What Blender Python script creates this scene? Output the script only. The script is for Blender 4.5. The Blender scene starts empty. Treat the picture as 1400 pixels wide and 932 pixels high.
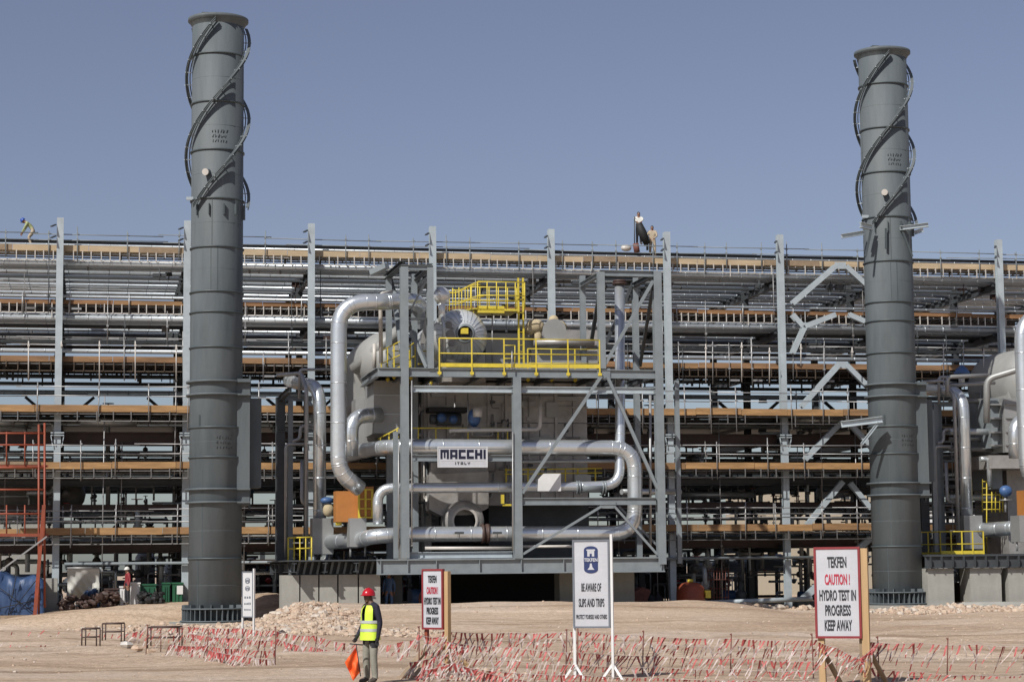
import bpy, bmesh, math, random
from mathutils import Vector, Matrix
random.seed(7)
R_ = math.radians
# ------------------------------------------------------------------ camera, light
FPX = 2834.0; PITCH = R_(6.22); ROLL = 0.0097; CAMZ = 2.1
A = R_(11.5)                                   # the plant's rows run 11.5 degrees off the picture plane
fwd = Vector((0, math.cos(PITCH), math.sin(PITCH)))
r0 = Vector((1, 0, 0)); u0 = Vector((0, -math.sin(PITCH), math.cos(PITCH)))
cup = u0*math.cos(ROLL) + r0*math.sin(ROLL)
crt = r0*math.cos(ROLL) - u0*math.sin(ROLL)
sc = bpy.context.scene
cam = bpy.data.cameras.new('camera'); camo = bpy.data.objects.new('camera', cam)
sc.collection.objects.link(camo); sc.camera = camo
cam.sensor_width = 36; cam.lens = 36*FPX/1400; cam.clip_start = 0.5; cam.clip_end = 9000
M = Matrix((crt, cup, -fwd)).transposed().to_4x4(); M.translation = (0, 0, CAMZ)
camo.matrix_world = M

SUN_AZ = R_(33); SUN_EL = R_(43)
world = bpy.data.worlds.new('World'); sc.world = world; world.use_nodes = True
nt = world.node_tree; bg = nt.nodes['Background']
sky = nt.nodes.new('ShaderNodeTexSky'); sky.sky_type = 'NISHITA'; sky.sun_disc = False
sky.sun_elevation = SUN_EL; sky.sun_rotation = math.pi + SUN_AZ
sky.altitude = 600; sky.air_density = 1.0; sky.dust_density = 1.6; sky.ozone_density = 3.6
hs = nt.nodes.new('ShaderNodeHueSaturation'); hs.inputs['Saturation'].default_value = 0.76; hs.inputs['Hue'].default_value = 0.517
nt.links.new(sky.outputs[0], hs.inputs['Color']); nt.links.new(hs.outputs[0], bg.inputs['Color'])
bg.inputs['Strength'].default_value = 0.078
sl = bpy.data.lights.new('sun', 'SUN'); slo = bpy.data.objects.new('sun', sl); sc.collection.objects.link(slo)
sl.energy = 4.6; sl.angle = R_(0.53); sl.color = (1.0, 0.965, 0.91)
sd = Vector((-math.sin(SUN_AZ)*math.cos(SUN_EL), -math.cos(SUN_AZ)*math.cos(SUN_EL), math.sin(SUN_EL)))
slo.rotation_euler = sd.to_track_quat('Z', 'Y').to_euler()
sc.view_settings.view_transform = 'Standard'; sc.view_settings.look = 'None'
sc.view_settings.exposure = 0.0; sc.view_settings.gamma = 1; sc.view_settings.use_curve_mapping = False

# ------------------------------------------------------------------ helpers
def F(px, py, v, a=A):
    d = fwd + crt*((px-700)/FPX) + cup*((466-py)/FPX)
    un = Vector((math.cos(a), math.sin(a), 0)); n = Vector((-math.sin(a), math.cos(a), 0))
    t = v/d.dot(n)
    return Vector((d.dot(un)*t, v, CAMZ+d.z*t))
def Fw(px, py, Y): return F(px, py, Y, 0.0)
def to_world(p, a=A):
    return Vector((p[0]*math.cos(a)-p[1]*math.sin(a), p[0]*math.sin(a)+p[1]*math.cos(a), p[2]))
def Z(py, v, px=160): return F(px, py, v)[2]
def U(px, v, py=450): return F(px, py, v)[0]
C = sc.collection

def mat(name, col, rough=0.6, metal=0.0, var=0.12, scale=1.5, bump=0.0, col2=None, amt=0.35, bscale=20, stretch=(1,1,1), spec=None):
    m = bpy.data.materials.new(name); m.use_nodes = True
    t = m.node_tree; b = t.nodes['Principled BSDF']
    tc = t.nodes.new('ShaderNodeTexCoord'); mp = t.nodes.new('ShaderNodeMapping')
    mp.inputs['Scale'].default_value = stretch
    t.links.new(tc.outputs['Object'], mp.inputs[0])
    n = t.nodes.new('ShaderNodeTexNoise'); n.inputs['Scale'].default_value = scale; n.inputs['Detail'].default_value = 6
    n.inputs['Roughness'].default_value = 0.62
    t.links.new(mp.outputs[0], n.inputs['Vector'])
    cr = t.nodes.new('ShaderNodeValToRGB')
    cr.color_ramp.elements[0].position = 0.3; cr.color_ramp.elements[1].position = 0.72
    c = col; lo = tuple(max(0, x*(1-var)) for x in c); hi = tuple(min(1, x*(1+var)) for x in c)
    cr.color_ramp.elements[0].color = (*lo, 1); cr.color_ramp.elements[1].color = (*hi, 1)
    t.links.new(n.outputs[0], cr.inputs[0])
    out = cr.outputs[0]
    if col2:
        n2 = t.nodes.new('ShaderNodeTexNoise'); n2.inputs['Scale'].default_value = scale*0.37; n2.inputs['Detail'].default_value = 8
        n2.inputs['Roughness'].default_value = 0.7
        t.links.new(mp.outputs[0], n2.inputs['Vector'])
        r2 = t.nodes.new('ShaderNodeValToRGB'); r2.color_ramp.elements[0].position = 0.5-amt*0.3; r2.color_ramp.elements[1].position = 0.5+0.25
        t.links.new(n2.outputs[0], r2.inputs[0])
        mx = t.nodes.new('ShaderNodeMixRGB'); mx.inputs[2].default_value = (*col2, 1)
        ml = t.nodes.new('ShaderNodeMath'); ml.operation = 'MULTIPLY'; ml.inputs[1].default_value = amt*2 if amt < .5 else 1
        t.links.new(r2.outputs[0], ml.inputs[0]); t.links.new(ml.outputs[0], mx.inputs[0]); t.links.new(out, mx.inputs[1])
        out = mx.outputs[0]
    t.links.new(out, b.inputs['Base Color'])
    b.inputs['Roughness'].default_value = rough; b.inputs['Metallic'].default_value = metal
    if spec is not None: b.inputs['Specular IOR Level'].default_value = spec
    if bump:
        n3 = t.nodes.new('ShaderNodeTexNoise'); n3.inputs['Scale'].default_value = bscale; n3.inputs['Detail'].default_value = 5
        t.links.new(mp.outputs[0], n3.inputs['Vector'])
        bp = t.nodes.new('ShaderNodeBump'); bp.inputs['Strength'].default_value = bump; bp.inputs['Distance'].default_value = 0.05
        t.links.new(n3.outputs[0], bp.inputs['Height']); t.links.new(bp.outputs[0], b.inputs['Normal'])
    return m
MT = dict(
 emblem=mat('emblem_blue', (0.015,0.03,0.11), 0.5, 0, 0.08, 4),
 ply3=mat('weathered_brown_ply', (0.20,0.11,0.055), 0.8, 0.0, 0.5, 1.1, 0, (0.42,0.25,0.12), 0.3, stretch=(0.4,1,3)),
 ply2=mat('darker_plywood', (0.30,0.17,0.075), 0.75, 0.0, 0.35, 1.3, 0, (0.17,0.10,0.05), 0.4, stretch=(0.5,1,4)),
 stack=mat('stack_paint', (0.078,0.096,0.106), 0.66, 0.0, 0.24, 1.6, 0.08, (0.125,0.138,0.142), 0.45, 6, (1,1,0.16)),
 stackdk=mat('stack_ring_paint', (0.06,0.076,0.082), 0.5, 0.0, 0.12, 2),
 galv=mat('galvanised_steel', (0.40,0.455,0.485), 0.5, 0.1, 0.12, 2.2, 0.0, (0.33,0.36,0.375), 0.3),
 steel=mat('grey_steel_paint', (0.195,0.222,0.238), 0.48, 0.05, 0.15, 2.0, 0.0, (0.23,0.25,0.255), 0.3),
 steeldk=mat('dark_and_shaded_steel', (0.055,0.062,0.068), 0.55, 0.1, 0.2, 2.0),  # also carries the painted shade of the rack's back columns
 brownst=mat('brown_primer_steel', (0.06,0.035,0.028), 0.6, 0.0, 0.25, 2.0),
 alu=mat('aluminium_cladding', (0.66,0.70,0.725), 0.29, 0.72, 0.1, 1.2, 0.14, (0.50,0.51,0.51), 0.25, 5),
 alub=mat('bright_aluminium_cladding', (0.76,0.79,0.80), 0.34, 0.5, 0.07, 1.6, 0.15, (0.62,0.60,0.57), 0.25, 4),
 alud=mat('dull_aluminium_cladding', (0.49,0.53,0.55), 0.40, 0.55, 0.12, 1.5, 0.12, (0.34,0.32,0.29), 0.3, 7),
 alur=mat('rack_pipe_cladding', (0.56,0.61,0.645), 0.36, 0.55, 0.10, 1.2, 0.10, (0.36,0.38,0.39), 0.3, 6),
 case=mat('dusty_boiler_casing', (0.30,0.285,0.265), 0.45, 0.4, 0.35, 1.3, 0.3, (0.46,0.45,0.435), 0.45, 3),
 duct=mat('grey_sheet_duct', (0.33,0.335,0.33), 0.5, 0.4, 0.1, 1.1, 0.05, (0.25,0.25,0.24), 0.3, 3),
 white=mat('white_paint', (0.66,0.66,0.65), 0.5, 0.0, 0.05, 3),
 cream=mat('pale_pipe_paint', (0.52,0.49,0.45), 0.5, 0.1, 0.08, 3),
 yellow=mat('yellow_paint', (0.62,0.49,0.045), 0.5, 0.0, 0.14, 3, 0, (0.45,0.36,0.08), 0.25),
 orange=mat('orange_panel_paint', (0.42,0.17,0.04), 0.55, 0.0, 0.12, 2, 0, (0.30,0.12,0.04), 0.3),
 scafor=mat('orange_red_scaffold_paint', (0.27,0.055,0.025), 0.55, 0.0, 0.2, 3, 0, (0.16,0.06,0.035), 0.35),
 redpaint=mat('red_paint', (0.45,0.05,0.03), 0.5, 0, 0.15, 2),
 ply=mat('golden_plywood', (0.40,0.235,0.10), 0.7, 0.0, 0.35, 1.6, 0, (0.22,0.115,0.05), 0.45, stretch=(0.5,1,4)),
 plypale=mat('pale_plywood', (0.46,0.36,0.235), 0.75, 0.0, 0.16, 1.6, 0, (0.34,0.24,0.14), 0.3, stretch=(0.5,1,4)),
 plyor=mat('orange_plywood', (0.27,0.14,0.06), 0.7, 0.0, 0.4, 1.3, 0, (0.11,0.06,0.03), 0.45, stretch=(0.5,1,4)),
 wood=mat('pine_timber', (0.46,0.31,0.16), 0.7, 0.0, 0.15, 3, 0, (0.33,0.21,0.1), 0.3, stretch=(4,4,0.5)),
 woodgrey=mat('weathered_timber', (0.26,0.19,0.125), 0.8, 0.0, 0.2, 3, stretch=(1,1,1)),
 wooddk=mat('dark_wood', (0.07,0.05,0.035), 0.8, 0.0, 0.25, 3),
 tube=mat('galvanised_tube', (0.36,0.36,0.36), 0.45, 0.5, 0.15, 3),
 tubed=mat('dull_scaffold_tube', (0.19,0.185,0.18), 0.5, 0.4, 0.25, 3),
 conc=mat('concrete', (0.33,0.325,0.295), 0.85, 0.0, 0.13, 1.6, 0.15, (0.25,0.245,0.22), 0.35, 12),
 beige=mat('beige_render', (0.40,0.35,0.27), 0.85, 0, 0.06, 0.4, 0, (0.33,0.29,0.22), 0.25),
 black=mat('black_and_void_shade', (0.012,0.012,0.013), 0.7, 0, 0.2, 3),
 redtank=mat('red_tank_paint', (0.50,0.075,0.03), 0.45, 0, 0.2, 2, 0, (0.30,0.06,0.03), 0.3),
 red=mat('red_tape', (0.38,0.075,0.07), 0.55, 0, 0.18, 8),
 tapew=mat('white_tape', (0.50,0.42,0.39), 0.55, 0, 0.08, 8),
 rust=mat('rusty_rebar', (0.16,0.06,0.045), 0.8, 0, 0.3, 6),
 tarp=mat('blue_tarpaulin', (0.035,0.07,0.155), 0.5, 0, 0.25, 1.4, 0.3, (0.02,0.05,0.14), 0.35, 4),
 tent=mat('white_canvas', (0.62,0.61,0.56), 0.7, 0, 0.05, 1.2, 0.2, None, 0.3, 3),
 green=mat('green_skip_paint', (0.018,0.10,0.05), 0.5, 0, 0.2, 2),
 blue=mat('blue_paint', (0.05,0.11,0.25), 0.45, 0, 0.15, 4),
 navy=mat('navy_lettering', (0.006,0.009,0.028), 0.5, 0, 0.05, 4),
 ink=mat('black_lettering', (0.02,0.022,0.028), 0.5, 0, 0.05, 4),
 inkred=mat('red_lettering', (0.42,0.02,0.05), 0.5, 0, 0.05, 4),
 board=mat('sign_board_white', (0.48,0.49,0.525), 0.45, 0, 0.06, 2, 0.05, (0.38,0.375,0.38), 0.3),
 boardgrey=mat('sign_board_grey', (0.55,0.56,0.57), 0.45, 0, 0.04, 2),
 frred=mat('dark_red_frame', (0.22,0.025,0.03), 0.5, 0, 0.15, 4),
 frgrey=mat('grey_frame', (0.14,0.155,0.18), 0.5, 0, 0.1, 4),
 vest=mat('lime_vest', (0.60,0.80,0.06), 0.6, 0, 0.07, 5),
 silver=mat('reflective_strip', (0.55,0.58,0.56), 0.35, 0.3, 0.05, 5),
 helmred=mat('red_helmet', (0.42,0.012,0.02), 0.25, 0, 0.05, 5),
 helmblue=mat('blue_helmet', (0.02,0.07,0.33), 0.3, 0, 0.05, 5),
 skin=mat('dark_skin', (0.10,0.05,0.032), 0.55, 0, 0.1, 12),
 skinm=mat('brown_skin', (0.25,0.13,0.085), 0.55, 0, 0.1, 12),
 shirt=mat('navy_shirt', (0.012,0.012,0.028), 0.85, 0, 0.3, 6, 0.3, None, 0.3, 10),
 trous=mat('khaki_trousers', (0.26,0.255,0.21), 0.85, 0, 0.12, 5, 0.4, (0.2,0.195,0.16), 0.3, 8),
 glove=mat('dark_glove', (0.018,0.018,0.022), 0.8, 0, 0.2, 12),
 boot=mat('worn_boots', (0.07,0.055,0.045), 0.7, 0, 0.2, 12),
 flag=mat('orange_flag_cloth', (0.85,0.12,0.02), 0.65, 0, 0.06, 4),
 cloth=mat('tan_cloth', (0.40,0.33,0.24), 0.85, 0, 0.15, 5, 0.4, None, 0.3, 9),
 clothw=mat('white_cloth', (0.62,0.62,0.58), 0.85, 0, 0.12, 5, 0.4, None, 0.3, 9),
 clothg=mat('dull_green_cloth', (0.32,0.36,0.18), 0.85, 0, 0.25, 9),
 beigewrap=mat('beige_insulation_wrap', (0.46,0.38,0.24), 0.85, 0, 0.2, 4, 0.5, (0.3,0.25,0.17), 0.3, 6),
 pvc=mat('vessel_grey', (0.30,0.30,0.285), 0.55, 0.1, 0.1, 1),
)

class MB:
    def __init__(s): s.v = []; s.f = []; s.sm = []; s.mi = []; s.cur = 0
    def _add(s, vs, fs, smooth=False):
        o = len(s.v); s.v += [Vector(p) for p in vs]
        for f in fs: s.f.append([i+o for i in f]); s.sm.append(smooth); s.mi.append(s.cur)
    def box(s, p0, p1):
        x0,y0,z0 = [min(a,b) for a,b in zip(p0,p1)]; x1,y1,z1 = [max(a,b) for a,b in zip(p0,p1)]
        s._add([(x0,y0,z0),(x1,y0,z0),(x1,y1,z0),(x0,y1,z0),(x0,y0,z1),(x1,y0,z1),(x1,y1,z1),(x0,y1,z1)],
               [(0,3,2,1),(4,5,6,7),(0,1,5,4),(1,2,6,5),(2,3,7,6),(3,0,4,7)])
        return s
    def cbox(s, c, d):
        c = Vector(c); d = Vector(d)*0.5; return s.box(c-d, c+d)
    def bar(s, a, b, w, h, up=(0,0,1)):
        a = Vector(a); b = Vector(b); t = (b-a).normalized(); up = Vector(up)
        if abs(t.dot(up)) > 0.98: up = Vector((0,1,0))
        sx = t.cross(up).normalized(); uz = sx.cross(t).normalized()
        vs = []
        for p in (a, b):
            for i, j in ((-1,-1),(1,-1),(1,1),(-1,1)): vs.append(p + sx*(i*w/2) + uz*(j*h/2))
        s._add(vs, [(0,1,2,3),(7,6,5,4),(0,4,5,1),(1,5,6,2),(2,6,7,3),(3,7,4,0)])
        return s
    def ibeam(s, a, b, w, h, up=(0,0,1), tf=None):
        """I-section along a-b: h measured along 'up', flanges w wide"""
        a = Vector(a); b = Vector(b); t = (b-a).normalized(); up = Vector(up)
        if abs(t.dot(up)) > 0.98: up = Vector((0,1,0))
        sx = t.cross(up).normalized(); uz = sx.cross(t).normalized(); tf = tf or h*0.09
        off = uz*(h/2-tf/2)
        s.bar(a+off, b+off, w, tf, uz); s.bar(a-off, b-off, w, tf, uz)
        s.bar(a, b, tf*0.8, h-2*tf-0.002, uz); return s
    def tube(s, pts, r, n=12, caps=True, smooth=True):
        pts = [Vector(p) for p in pts]
        if len(pts) < 2: return s
        o = len(s.v); T = []
        for i in range(len(pts)):
            if i == 0: t = pts[1]-pts[0]
            elif i == len(pts)-1: t = pts[-1]-pts[-2]
            else: t = (pts[i+1]-pts[i]).normalized() + (pts[i]-pts[i-1]).normalized()
            T.append(t.normalized())
        ref = Vector((0,0,1)) if abs(T[0].z) < 0.9 else Vector((0,1,0))
        x = T[0].cross(ref).normalized(); vs = []
        for i, p in enumerate(pts):
            x = (x - T[i]*x.dot(T[i])).normalized(); y = T[i].cross(x)
            rr = r[i] if isinstance(r, (list, tuple)) else r
            for k in range(n):
                a = 2*math.pi*k/n; vs.append(p + x*(math.cos(a)*rr) + y*(math.sin(a)*rr))
        fs = []
        for i in range(len(pts)-1):
            for k in range(n):
                k2 = (k+1) % n; fs.append((i*n+k, i*n+k2, (i+1)*n+k2, (i+1)*n+k))
        s._add(vs, fs, smooth)
        if caps:
            m = len(pts)-1
            for idx in (list(range(n))[::-1], [m*n+k for k in range(n)]):
                s.f.append([i+o for i in idx]); s.sm.append(False); s.mi.append(s.cur)
        return s
    def cyl(s, c, r, h, n=24, r2=None, axis=(0,0,1)):
        c = Vector(c); ax = Vector(axis).normalized()
        return s.tube([c, c+ax*h], [r, r if r2 is None else r2], n)
    def lathe(s, c, prof, n=32, axis=(0,0,1), cap=True):
        c = Vector(c); ax = Vector(axis).normalized()
        return s.tube([c+ax*z for r, z in prof], [r for r, z in prof], n, cap) if False else s._lathe(c, prof, n, ax)
    def _lathe(s, c, prof, n, ax):
        ref = Vector((0,0,1)) if abs(ax.z) < 0.9 else Vector((0,1,0))
        x = ax.cross(ref).normalized(); y = ax.cross(x); vs = []; fs = []
        for r, z in prof:
            for k in range(n):
                a = 2*math.pi*k/n; vs.append(c + ax*z + x*(math.cos(a)*r) + y*(math.sin(a)*r))
        for i in range(len(prof)-1):
            for k in range(n):
                k2 = (k+1) % n; fs.append((i*n+k, i*n+k2, (i+1)*n+k2, (i+1)*n+k))
        s._add(vs, fs, True); return s
    def ball(s, c, r, n=16, m=10, sc=(1,1,1)):
        c = Vector(c); vs = []; fs = []
        for i in range(m+1):
            t = math.pi*i/m
            for k in range(n):
                a = 2*math.pi*k/n
                vs.append(c + Vector((math.sin(t)*math.cos(a)*r*sc[0], math.sin(t)*math.sin(a)*r*sc[1], math.cos(t)*r*sc[2])))
        for i in range(m):
            for k in range(n):
                k2 = (k+1) % n; fs.append((i*n+k, (i+1)*n+k, (i+1)*n+k2, i*n+k2))
        s._add(vs, fs, True); return s
    def poly(s, pts, nrm, th):
        pts = [Vector(p) for p in pts]; d = Vector(nrm)*th; n = len(pts)
        fs = [tuple(range(n)), tuple(range(2*n-1, n-1, -1))] + [(i, i+n, (i+1) % n + n, (i+1) % n) for i in range(n)]
        s._add(pts+[p+d for p in pts], fs); return s
    def mesh(s, name, mats, base=Vector((0,0,0))):
        me = bpy.data.meshes.new(name)
        me.from_pydata([p-base for p in s.v], [], s.f)
        for m in mats: me.materials.append(m)
        me.polygons.foreach_set('use_smooth', s.sm)
        me.polygons.foreach_set('material_index', s.mi)
        me.update()
        bm = bmesh.new(); bm.from_mesh(me); bmesh.ops.recalc_face_normals(bm, faces=bm.faces); bm.to_mesh(me); bm.free()
        return me

def props(o, label=None, cat=None, group=None, kind=None):
    if label: o['label'] = label
    if cat: o['category'] = cat
    if group: o['group'] = group
    if kind: o['kind'] = kind
    return o
def mlist(m): return [MT[x] if isinstance(x, str) else x for x in (m if isinstance(m, (list, tuple)) else [m])]
class Thing:
    """an Empty at the thing's base; parts are written in plant coordinates (u,v,z) or, with local=True, in its own"""
    def __init__(s, name, label, cat, base, group=None, a=A, local=False, yaw=None, kind=None):
        s.base = Vector(base); s.a = a; s.local = local
        s.o = bpy.data.objects.new(name, None); C.objects.link(s.o); s.o.empty_display_size = 0.3
        s.o.location = to_world(s.base, a); s.o.rotation_euler = (0, 0, a if yaw is None else yaw)
        props(s.o, label, cat, group, kind)
    def part(s, name, mb, m, parent=None, label=None, kind=None):
        me = mb.mesh(name, mlist(m), Vector((0,0,0)) if s.local else s.base)
        o = bpy.data.objects.new(name, me); C.objects.link(o); o.parent = parent or s.o
        if label: o['label'] = label
        if kind: o['kind'] = kind
        return o
def single(name, mb, m, label, cat, base=None, group=None, a=A, kind=None, local=False, yaw=None):
    base = Vector(base) if base is not None else Vector(mb.v[0])
    me = mb.mesh(name, mlist(m), Vector((0,0,0)) if local else base)
    o = bpy.data.objects.new(name, me); C.objects.link(o)
    o.location = to_world(base, a); o.rotation_euler = (0,0,a if yaw is None else yaw)
    return props(o, label, cat, group, kind)
def kids(o): return [x for x in C.objects if x.parent == o]
def copy_tree(o, off=(0,0,0), label=None, parent=None, a=A):
    c = o.copy(); C.objects.link(c)
    if parent is not None: c.parent = parent
    else: c.location = o.location + to_world(off, a)
    if label: c['label'] = label
    for ch in list(o.children): copy_tree(ch, parent=c)
    return c
def fillet(pts, rad, seg=7):
    pts = [Vector(p) for p in pts]; out = [pts[0]]
    for i in range(1, len(pts)-1):
        a, b, c = pts[i-1], pts[i], pts[i+1]; d1 = (a-b); d2 = (c-b)
        l = min(rad, d1.length*0.49, d2.length*0.49); p = b + d1.normalized()*l; q = b + d2.normalized()*l
        for k in range(seg+1):
            t = k/seg; out.append(p*(1-t)**2 + b*(2*t*(1-t)) + q*t**2)
    out.append(pts[-1]); return out
def resample_joints(pts, step):
    out = []; acc = 0; nxt = step*0.5
    for a, b in zip(pts, pts[1:]):
        L = (b-a).length
        while L > 1e-6 and nxt < acc+L:
            out.append((a+(b-a)*((nxt-acc)/L), (b-a).normalized())); nxt += step
        acc += L
    return out
def pipe_mb(pts, r, rad=None, joint=0.95, n=16, jr=1.025):
    p = fillet(pts, rad or r*2.6) if len(pts) > 2 else [Vector(q) for q in pts]
    mb = MB(); mb.tube(p, r, n)
    if joint:
        if r > .2 and len(pts) > 2:
            for i in range(1, len(p)-1):
                d1 = (p[i]-p[i-1]).normalized(); d2 = (p[i+1]-p[i]).normalized()
                if d1.dot(d2) < .9985 and i % 2: t = (d1+d2).normalized(); mb.tube([p[i]-t*.016, p[i]+t*.016], r*1.018, n)
        for c, t in resample_joints(p, joint): mb.tube([c-t*0.022, c+t*0.022], r*jr, n)
    return mb
def PP(lst): return [F(*q) for q in lst]

# ------------------------------------------------------------------ ground
UL, UR = U(-90, 101), U(1500, 101)
VF = 89.0                                        # plane of the boiler's front steelwork
def smooth(e0, e1, x):
    t = max(0, min(1, (x-e0)/(e1-e0))); return t*t*(3-2*t)
def gz(X, Y):
    u = X*math.cos(A)+Y*math.sin(A); v = -X*math.sin(A)+Y*math.cos(A)
    m = smooth(5.5, 9.0, u)*(1-smooth(25.5, 30, u))
    z = 0.6*m*smooth(74, 87.0, v)*(1-0.55*smooth(88, 91, v))
    z -= 0.42*(1-smooth(6.6, 9.0, u))*smooth(76, 88, v)
    z += 1.0*smooth(-9, 3.5, u)*(1-smooth(7, 12, u))*smooth(93.6, 96.5, v)*(1-smooth(112, 120, v))
    z -= 0.14*smooth(31, 34, u)*smooth(84, 90, v)
    w = math.exp(-((v-100)/90)**2)
    z += (0.035*math.sin(u*0.7+v*0.23)+0.03*math.sin(v*0.9-u*0.21)+0.02*math.sin(u*2.1+1)*math.sin(v*1.7))*w*smooth(24,40,Y)
    z += (0.05*math.sin(X*1.3+Y*.4)*math.sin(Y*1.1-X*.3)+.03*math.sin(X*2.9+1.7)*math.sin(Y*2.3))*smooth(40,52,Y)*(1-smooth(70,84,Y))
    z += 0.05*math.exp(-((v-58-0.05*u)/1.2)**2) + 0.04*math.exp(-((v-49+0.03*u)/0.8)**2)
    return z
def gzf(u, v):
    w = to_world((u, v, 0)); return gz(w.x, w.y)
def axis_samples(lo, hi, fine_lo, fine_hi, step):
    xs = []; x = fine_lo
    while x <= fine_hi: xs.append(x); x += step
    s = step; x = fine_hi
    while x < hi: s *= 1.5; x += s; xs.append(x)
    s = step; x = fine_lo
    while x > lo: s *= 1.5; x -= s; xs.insert(0, x)
    return xs
gx = axis_samples(-5000, 5000, -34, 38, 0.5); gy = axis_samples(-300, 7000, 22, 125, 0.5)
gm = MB(); W = len(gx)
vs = [(x, y, gz(x, y)) for y in gy for x in gx]
gm._add(vs, [(j*W+i, j*W+i+1, (j+1)*W+i+1, (j+1)*W+i) for j in range(len(gy)-1) for i in range(W-1)], True)
def ground_mat():
    m = bpy.data.materials.new('sandy_ground'); m.use_nodes = True; t = m.node_tree; b = t.nodes['Principled BSDF']
    tc = t.nodes.new('ShaderNodeTexCoord')
    def noise(scale, st=(1,1,1), det=8, rgh=0.6):
        mp = t.nodes.new('ShaderNodeMapping'); mp.inputs['Scale'].default_value = st
        mp.inputs['Rotation'].default_value = (0,0,-R_(4))
        n = t.nodes.new('ShaderNodeTexNoise'); n.inputs['Scale'].default_value = scale; n.inputs['Detail'].default_value = det; n.inputs['Roughness'].default_value = rgh
        t.links.new(tc.outputs['Object'], mp.inputs[0]); t.links.new(mp.outputs[0], n.inputs['Vector']); return n
    def ramp(n, stops):
        r = t.nodes.new('ShaderNodeValToRGB'); e = r.color_ramp.elements
        e[0].position, e[0].color = stops[0]; e[1].position, e[1].color = stops[-1]
        for p, c in stops[1:-1]:
            q = e.new(p); q.color = c
        t.links.new(n.outputs[0], r.inputs[0]); return r
    base = ramp(noise(0.09, (1,1.0,1)), [(0.3,(0.44,0.32,0.23,1)), (0.5,(0.55,0.425,0.315,1)), (0.7,(0.63,0.52,0.43,1))])
    tracks = ramp(noise(0.55, (0.05,1.0,1), 6, 0.55), [(0.34,(0.58,0.53,0.48,1)), (0.46,(0.95,0.94,0.92,1)), (0.58,(1,1,1,1)), (0.68,(1.2,1.22,1.25,1))])
    fine = ramp(noise(5.0, (1,1,1), 8, 0.7), [(0.3,(0.70,0.69,0.68,1)), (0.6,(1.1,1.1,1.1,1))])
    peb = ramp(noise(26, (1,1,1), 2, 0.5), [(0.33,(0.6,0.58,0.56,1)), (0.42,(1,1,1,1)), (0.66,(1,1,1,1)), (0.74,(1.25,1.25,1.25,1))])
    cur = base
    for nx in (tracks, fine, peb):
        mx = t.nodes.new('ShaderNodeMixRGB'); mx.blend_type = 'MULTIPLY'; mx.inputs[0].default_value = 1
        t.links.new(cur.outputs[0], mx.inputs[1]); t.links.new(nx.outputs[0], mx.inputs[2]); cur = mx
    t.links.new(cur.outputs[0], b.inputs['Base Color']); b.inputs['Roughness'].default_value = 0.95
    b.inputs['Specular IOR Level'].default_value = 0.15
    n3 = noise(2.5, (0.4,1,1), 10, 0.7); bp = t.nodes.new('ShaderNodeBump'); bp.inputs['Strength'].default_value = 0.9; bp.inputs['Distance'].default_value = 0.16
    t.links.new(n3.outputs[0], bp.inputs['Height']); t.links.new(bp.outputs[0], b.inputs['Normal'])
    return m
g = single('ground', gm, [ground_mat()], None, None, base=(0,0,0), a=0.0, kind='structure')

def rock(mb, c, r, rng):
    n, m = 6, 4; c = Vector(c); ph = rng.random()*6; vs = []; fs = []
    sx, sy, sz = rng.uniform(.7,1.3), rng.uniform(.7,1.3), rng.uniform(.5,.9)
    for i in range(m+1):
        t = math.pi*i/m
        for k in range(n):
            a = 2*math.pi*k/n+ph; q = r*rng.uniform(.75,1.2)
            vs.append(c+Vector((math.sin(t)*math.cos(a)*q*sx, math.sin(t)*math.sin(a)*q*sy, math.cos(t)*q*sz)))
    for i in range(m):
        for k in range(n): fs.append((i*n+k, (i+1)*n+k, (i+1)*n+(k+1) % n, i*n+(k+1) % n))
    mb._add(vs, fs)
def rubble(name, label, blobs, n, rmax, m, seed, rmin=0.03):
    """loose stones heaped on the ground: blobs = (u, v, radius_u, radius_v, height)"""
    rng = random.Random(seed); mb = MB(); G = 22
    for (u, v, ru, rv, h) in blobs:                      # the heap's own body of fines
        vs = []; fs = []
        for i in range(G+1):
            for k in range(G*2):
                a = math.pi*k/G; q = i/G
                uu = u+ru*q*math.cos(a); vv = v+rv*q*math.sin(a)
                hh = h*max(0, (1-q**1.6))*(0.85+0.3*math.sin(a*3+u)*q)+0.05*rng.uniform(-1,1)*(1 if h > .2 else .3)
                vs.append((uu, vv, gzf(uu, vv)-0.03+hh-(0.08 if i == G else 0)))
        for i in range(G):
            for k in range(G*2): fs.append((i*2*G+k, (i+1)*2*G+k, (i+1)*2*G+(k+1) % (2*G), i*2*G+(k+1) % (2*G)))
        mb._add(vs, fs)
    tot = sum(b[2]*b[3] for b in blobs)
    for (u, v, ru, rv, h) in blobs:
        for _ in range(int(n*ru*rv/tot)):
            a = rng.uniform(0, 2*math.pi); q = math.sqrt(rng.random())*1.08
            uu = u+ru*q*math.cos(a); vv = v+rv*q*math.sin(a)
            hh = h*max(0, 1-q**1.6)*(0.85+0.3*math.sin(a*3+u)*q)
            r = rmin*rng.uniform(.5,1.2)+(rmax-rmin)*rng.random()**7
            mb.cur = 1 if rng.random() < .22 else 0
            rock(mb, (uu, vv, gzf(uu, vv)+hh+r*0.15), r, rng); mb.cur = 0
    return single(name, mb, m, label, 'rubble', kind='stuff')
rubmat = mat('limestone_rubble', (0.50,0.40,0.305), 0.9, 0, 0.22, 3.0, 0.4, (0.40,0.26,0.18), 0.4, 9)
rubmat2 = mat('pale_limestone', (0.53,0.46,0.385), 0.9, 0, 0.12, 3.0, 0.3, None, 0.3, 9)

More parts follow.
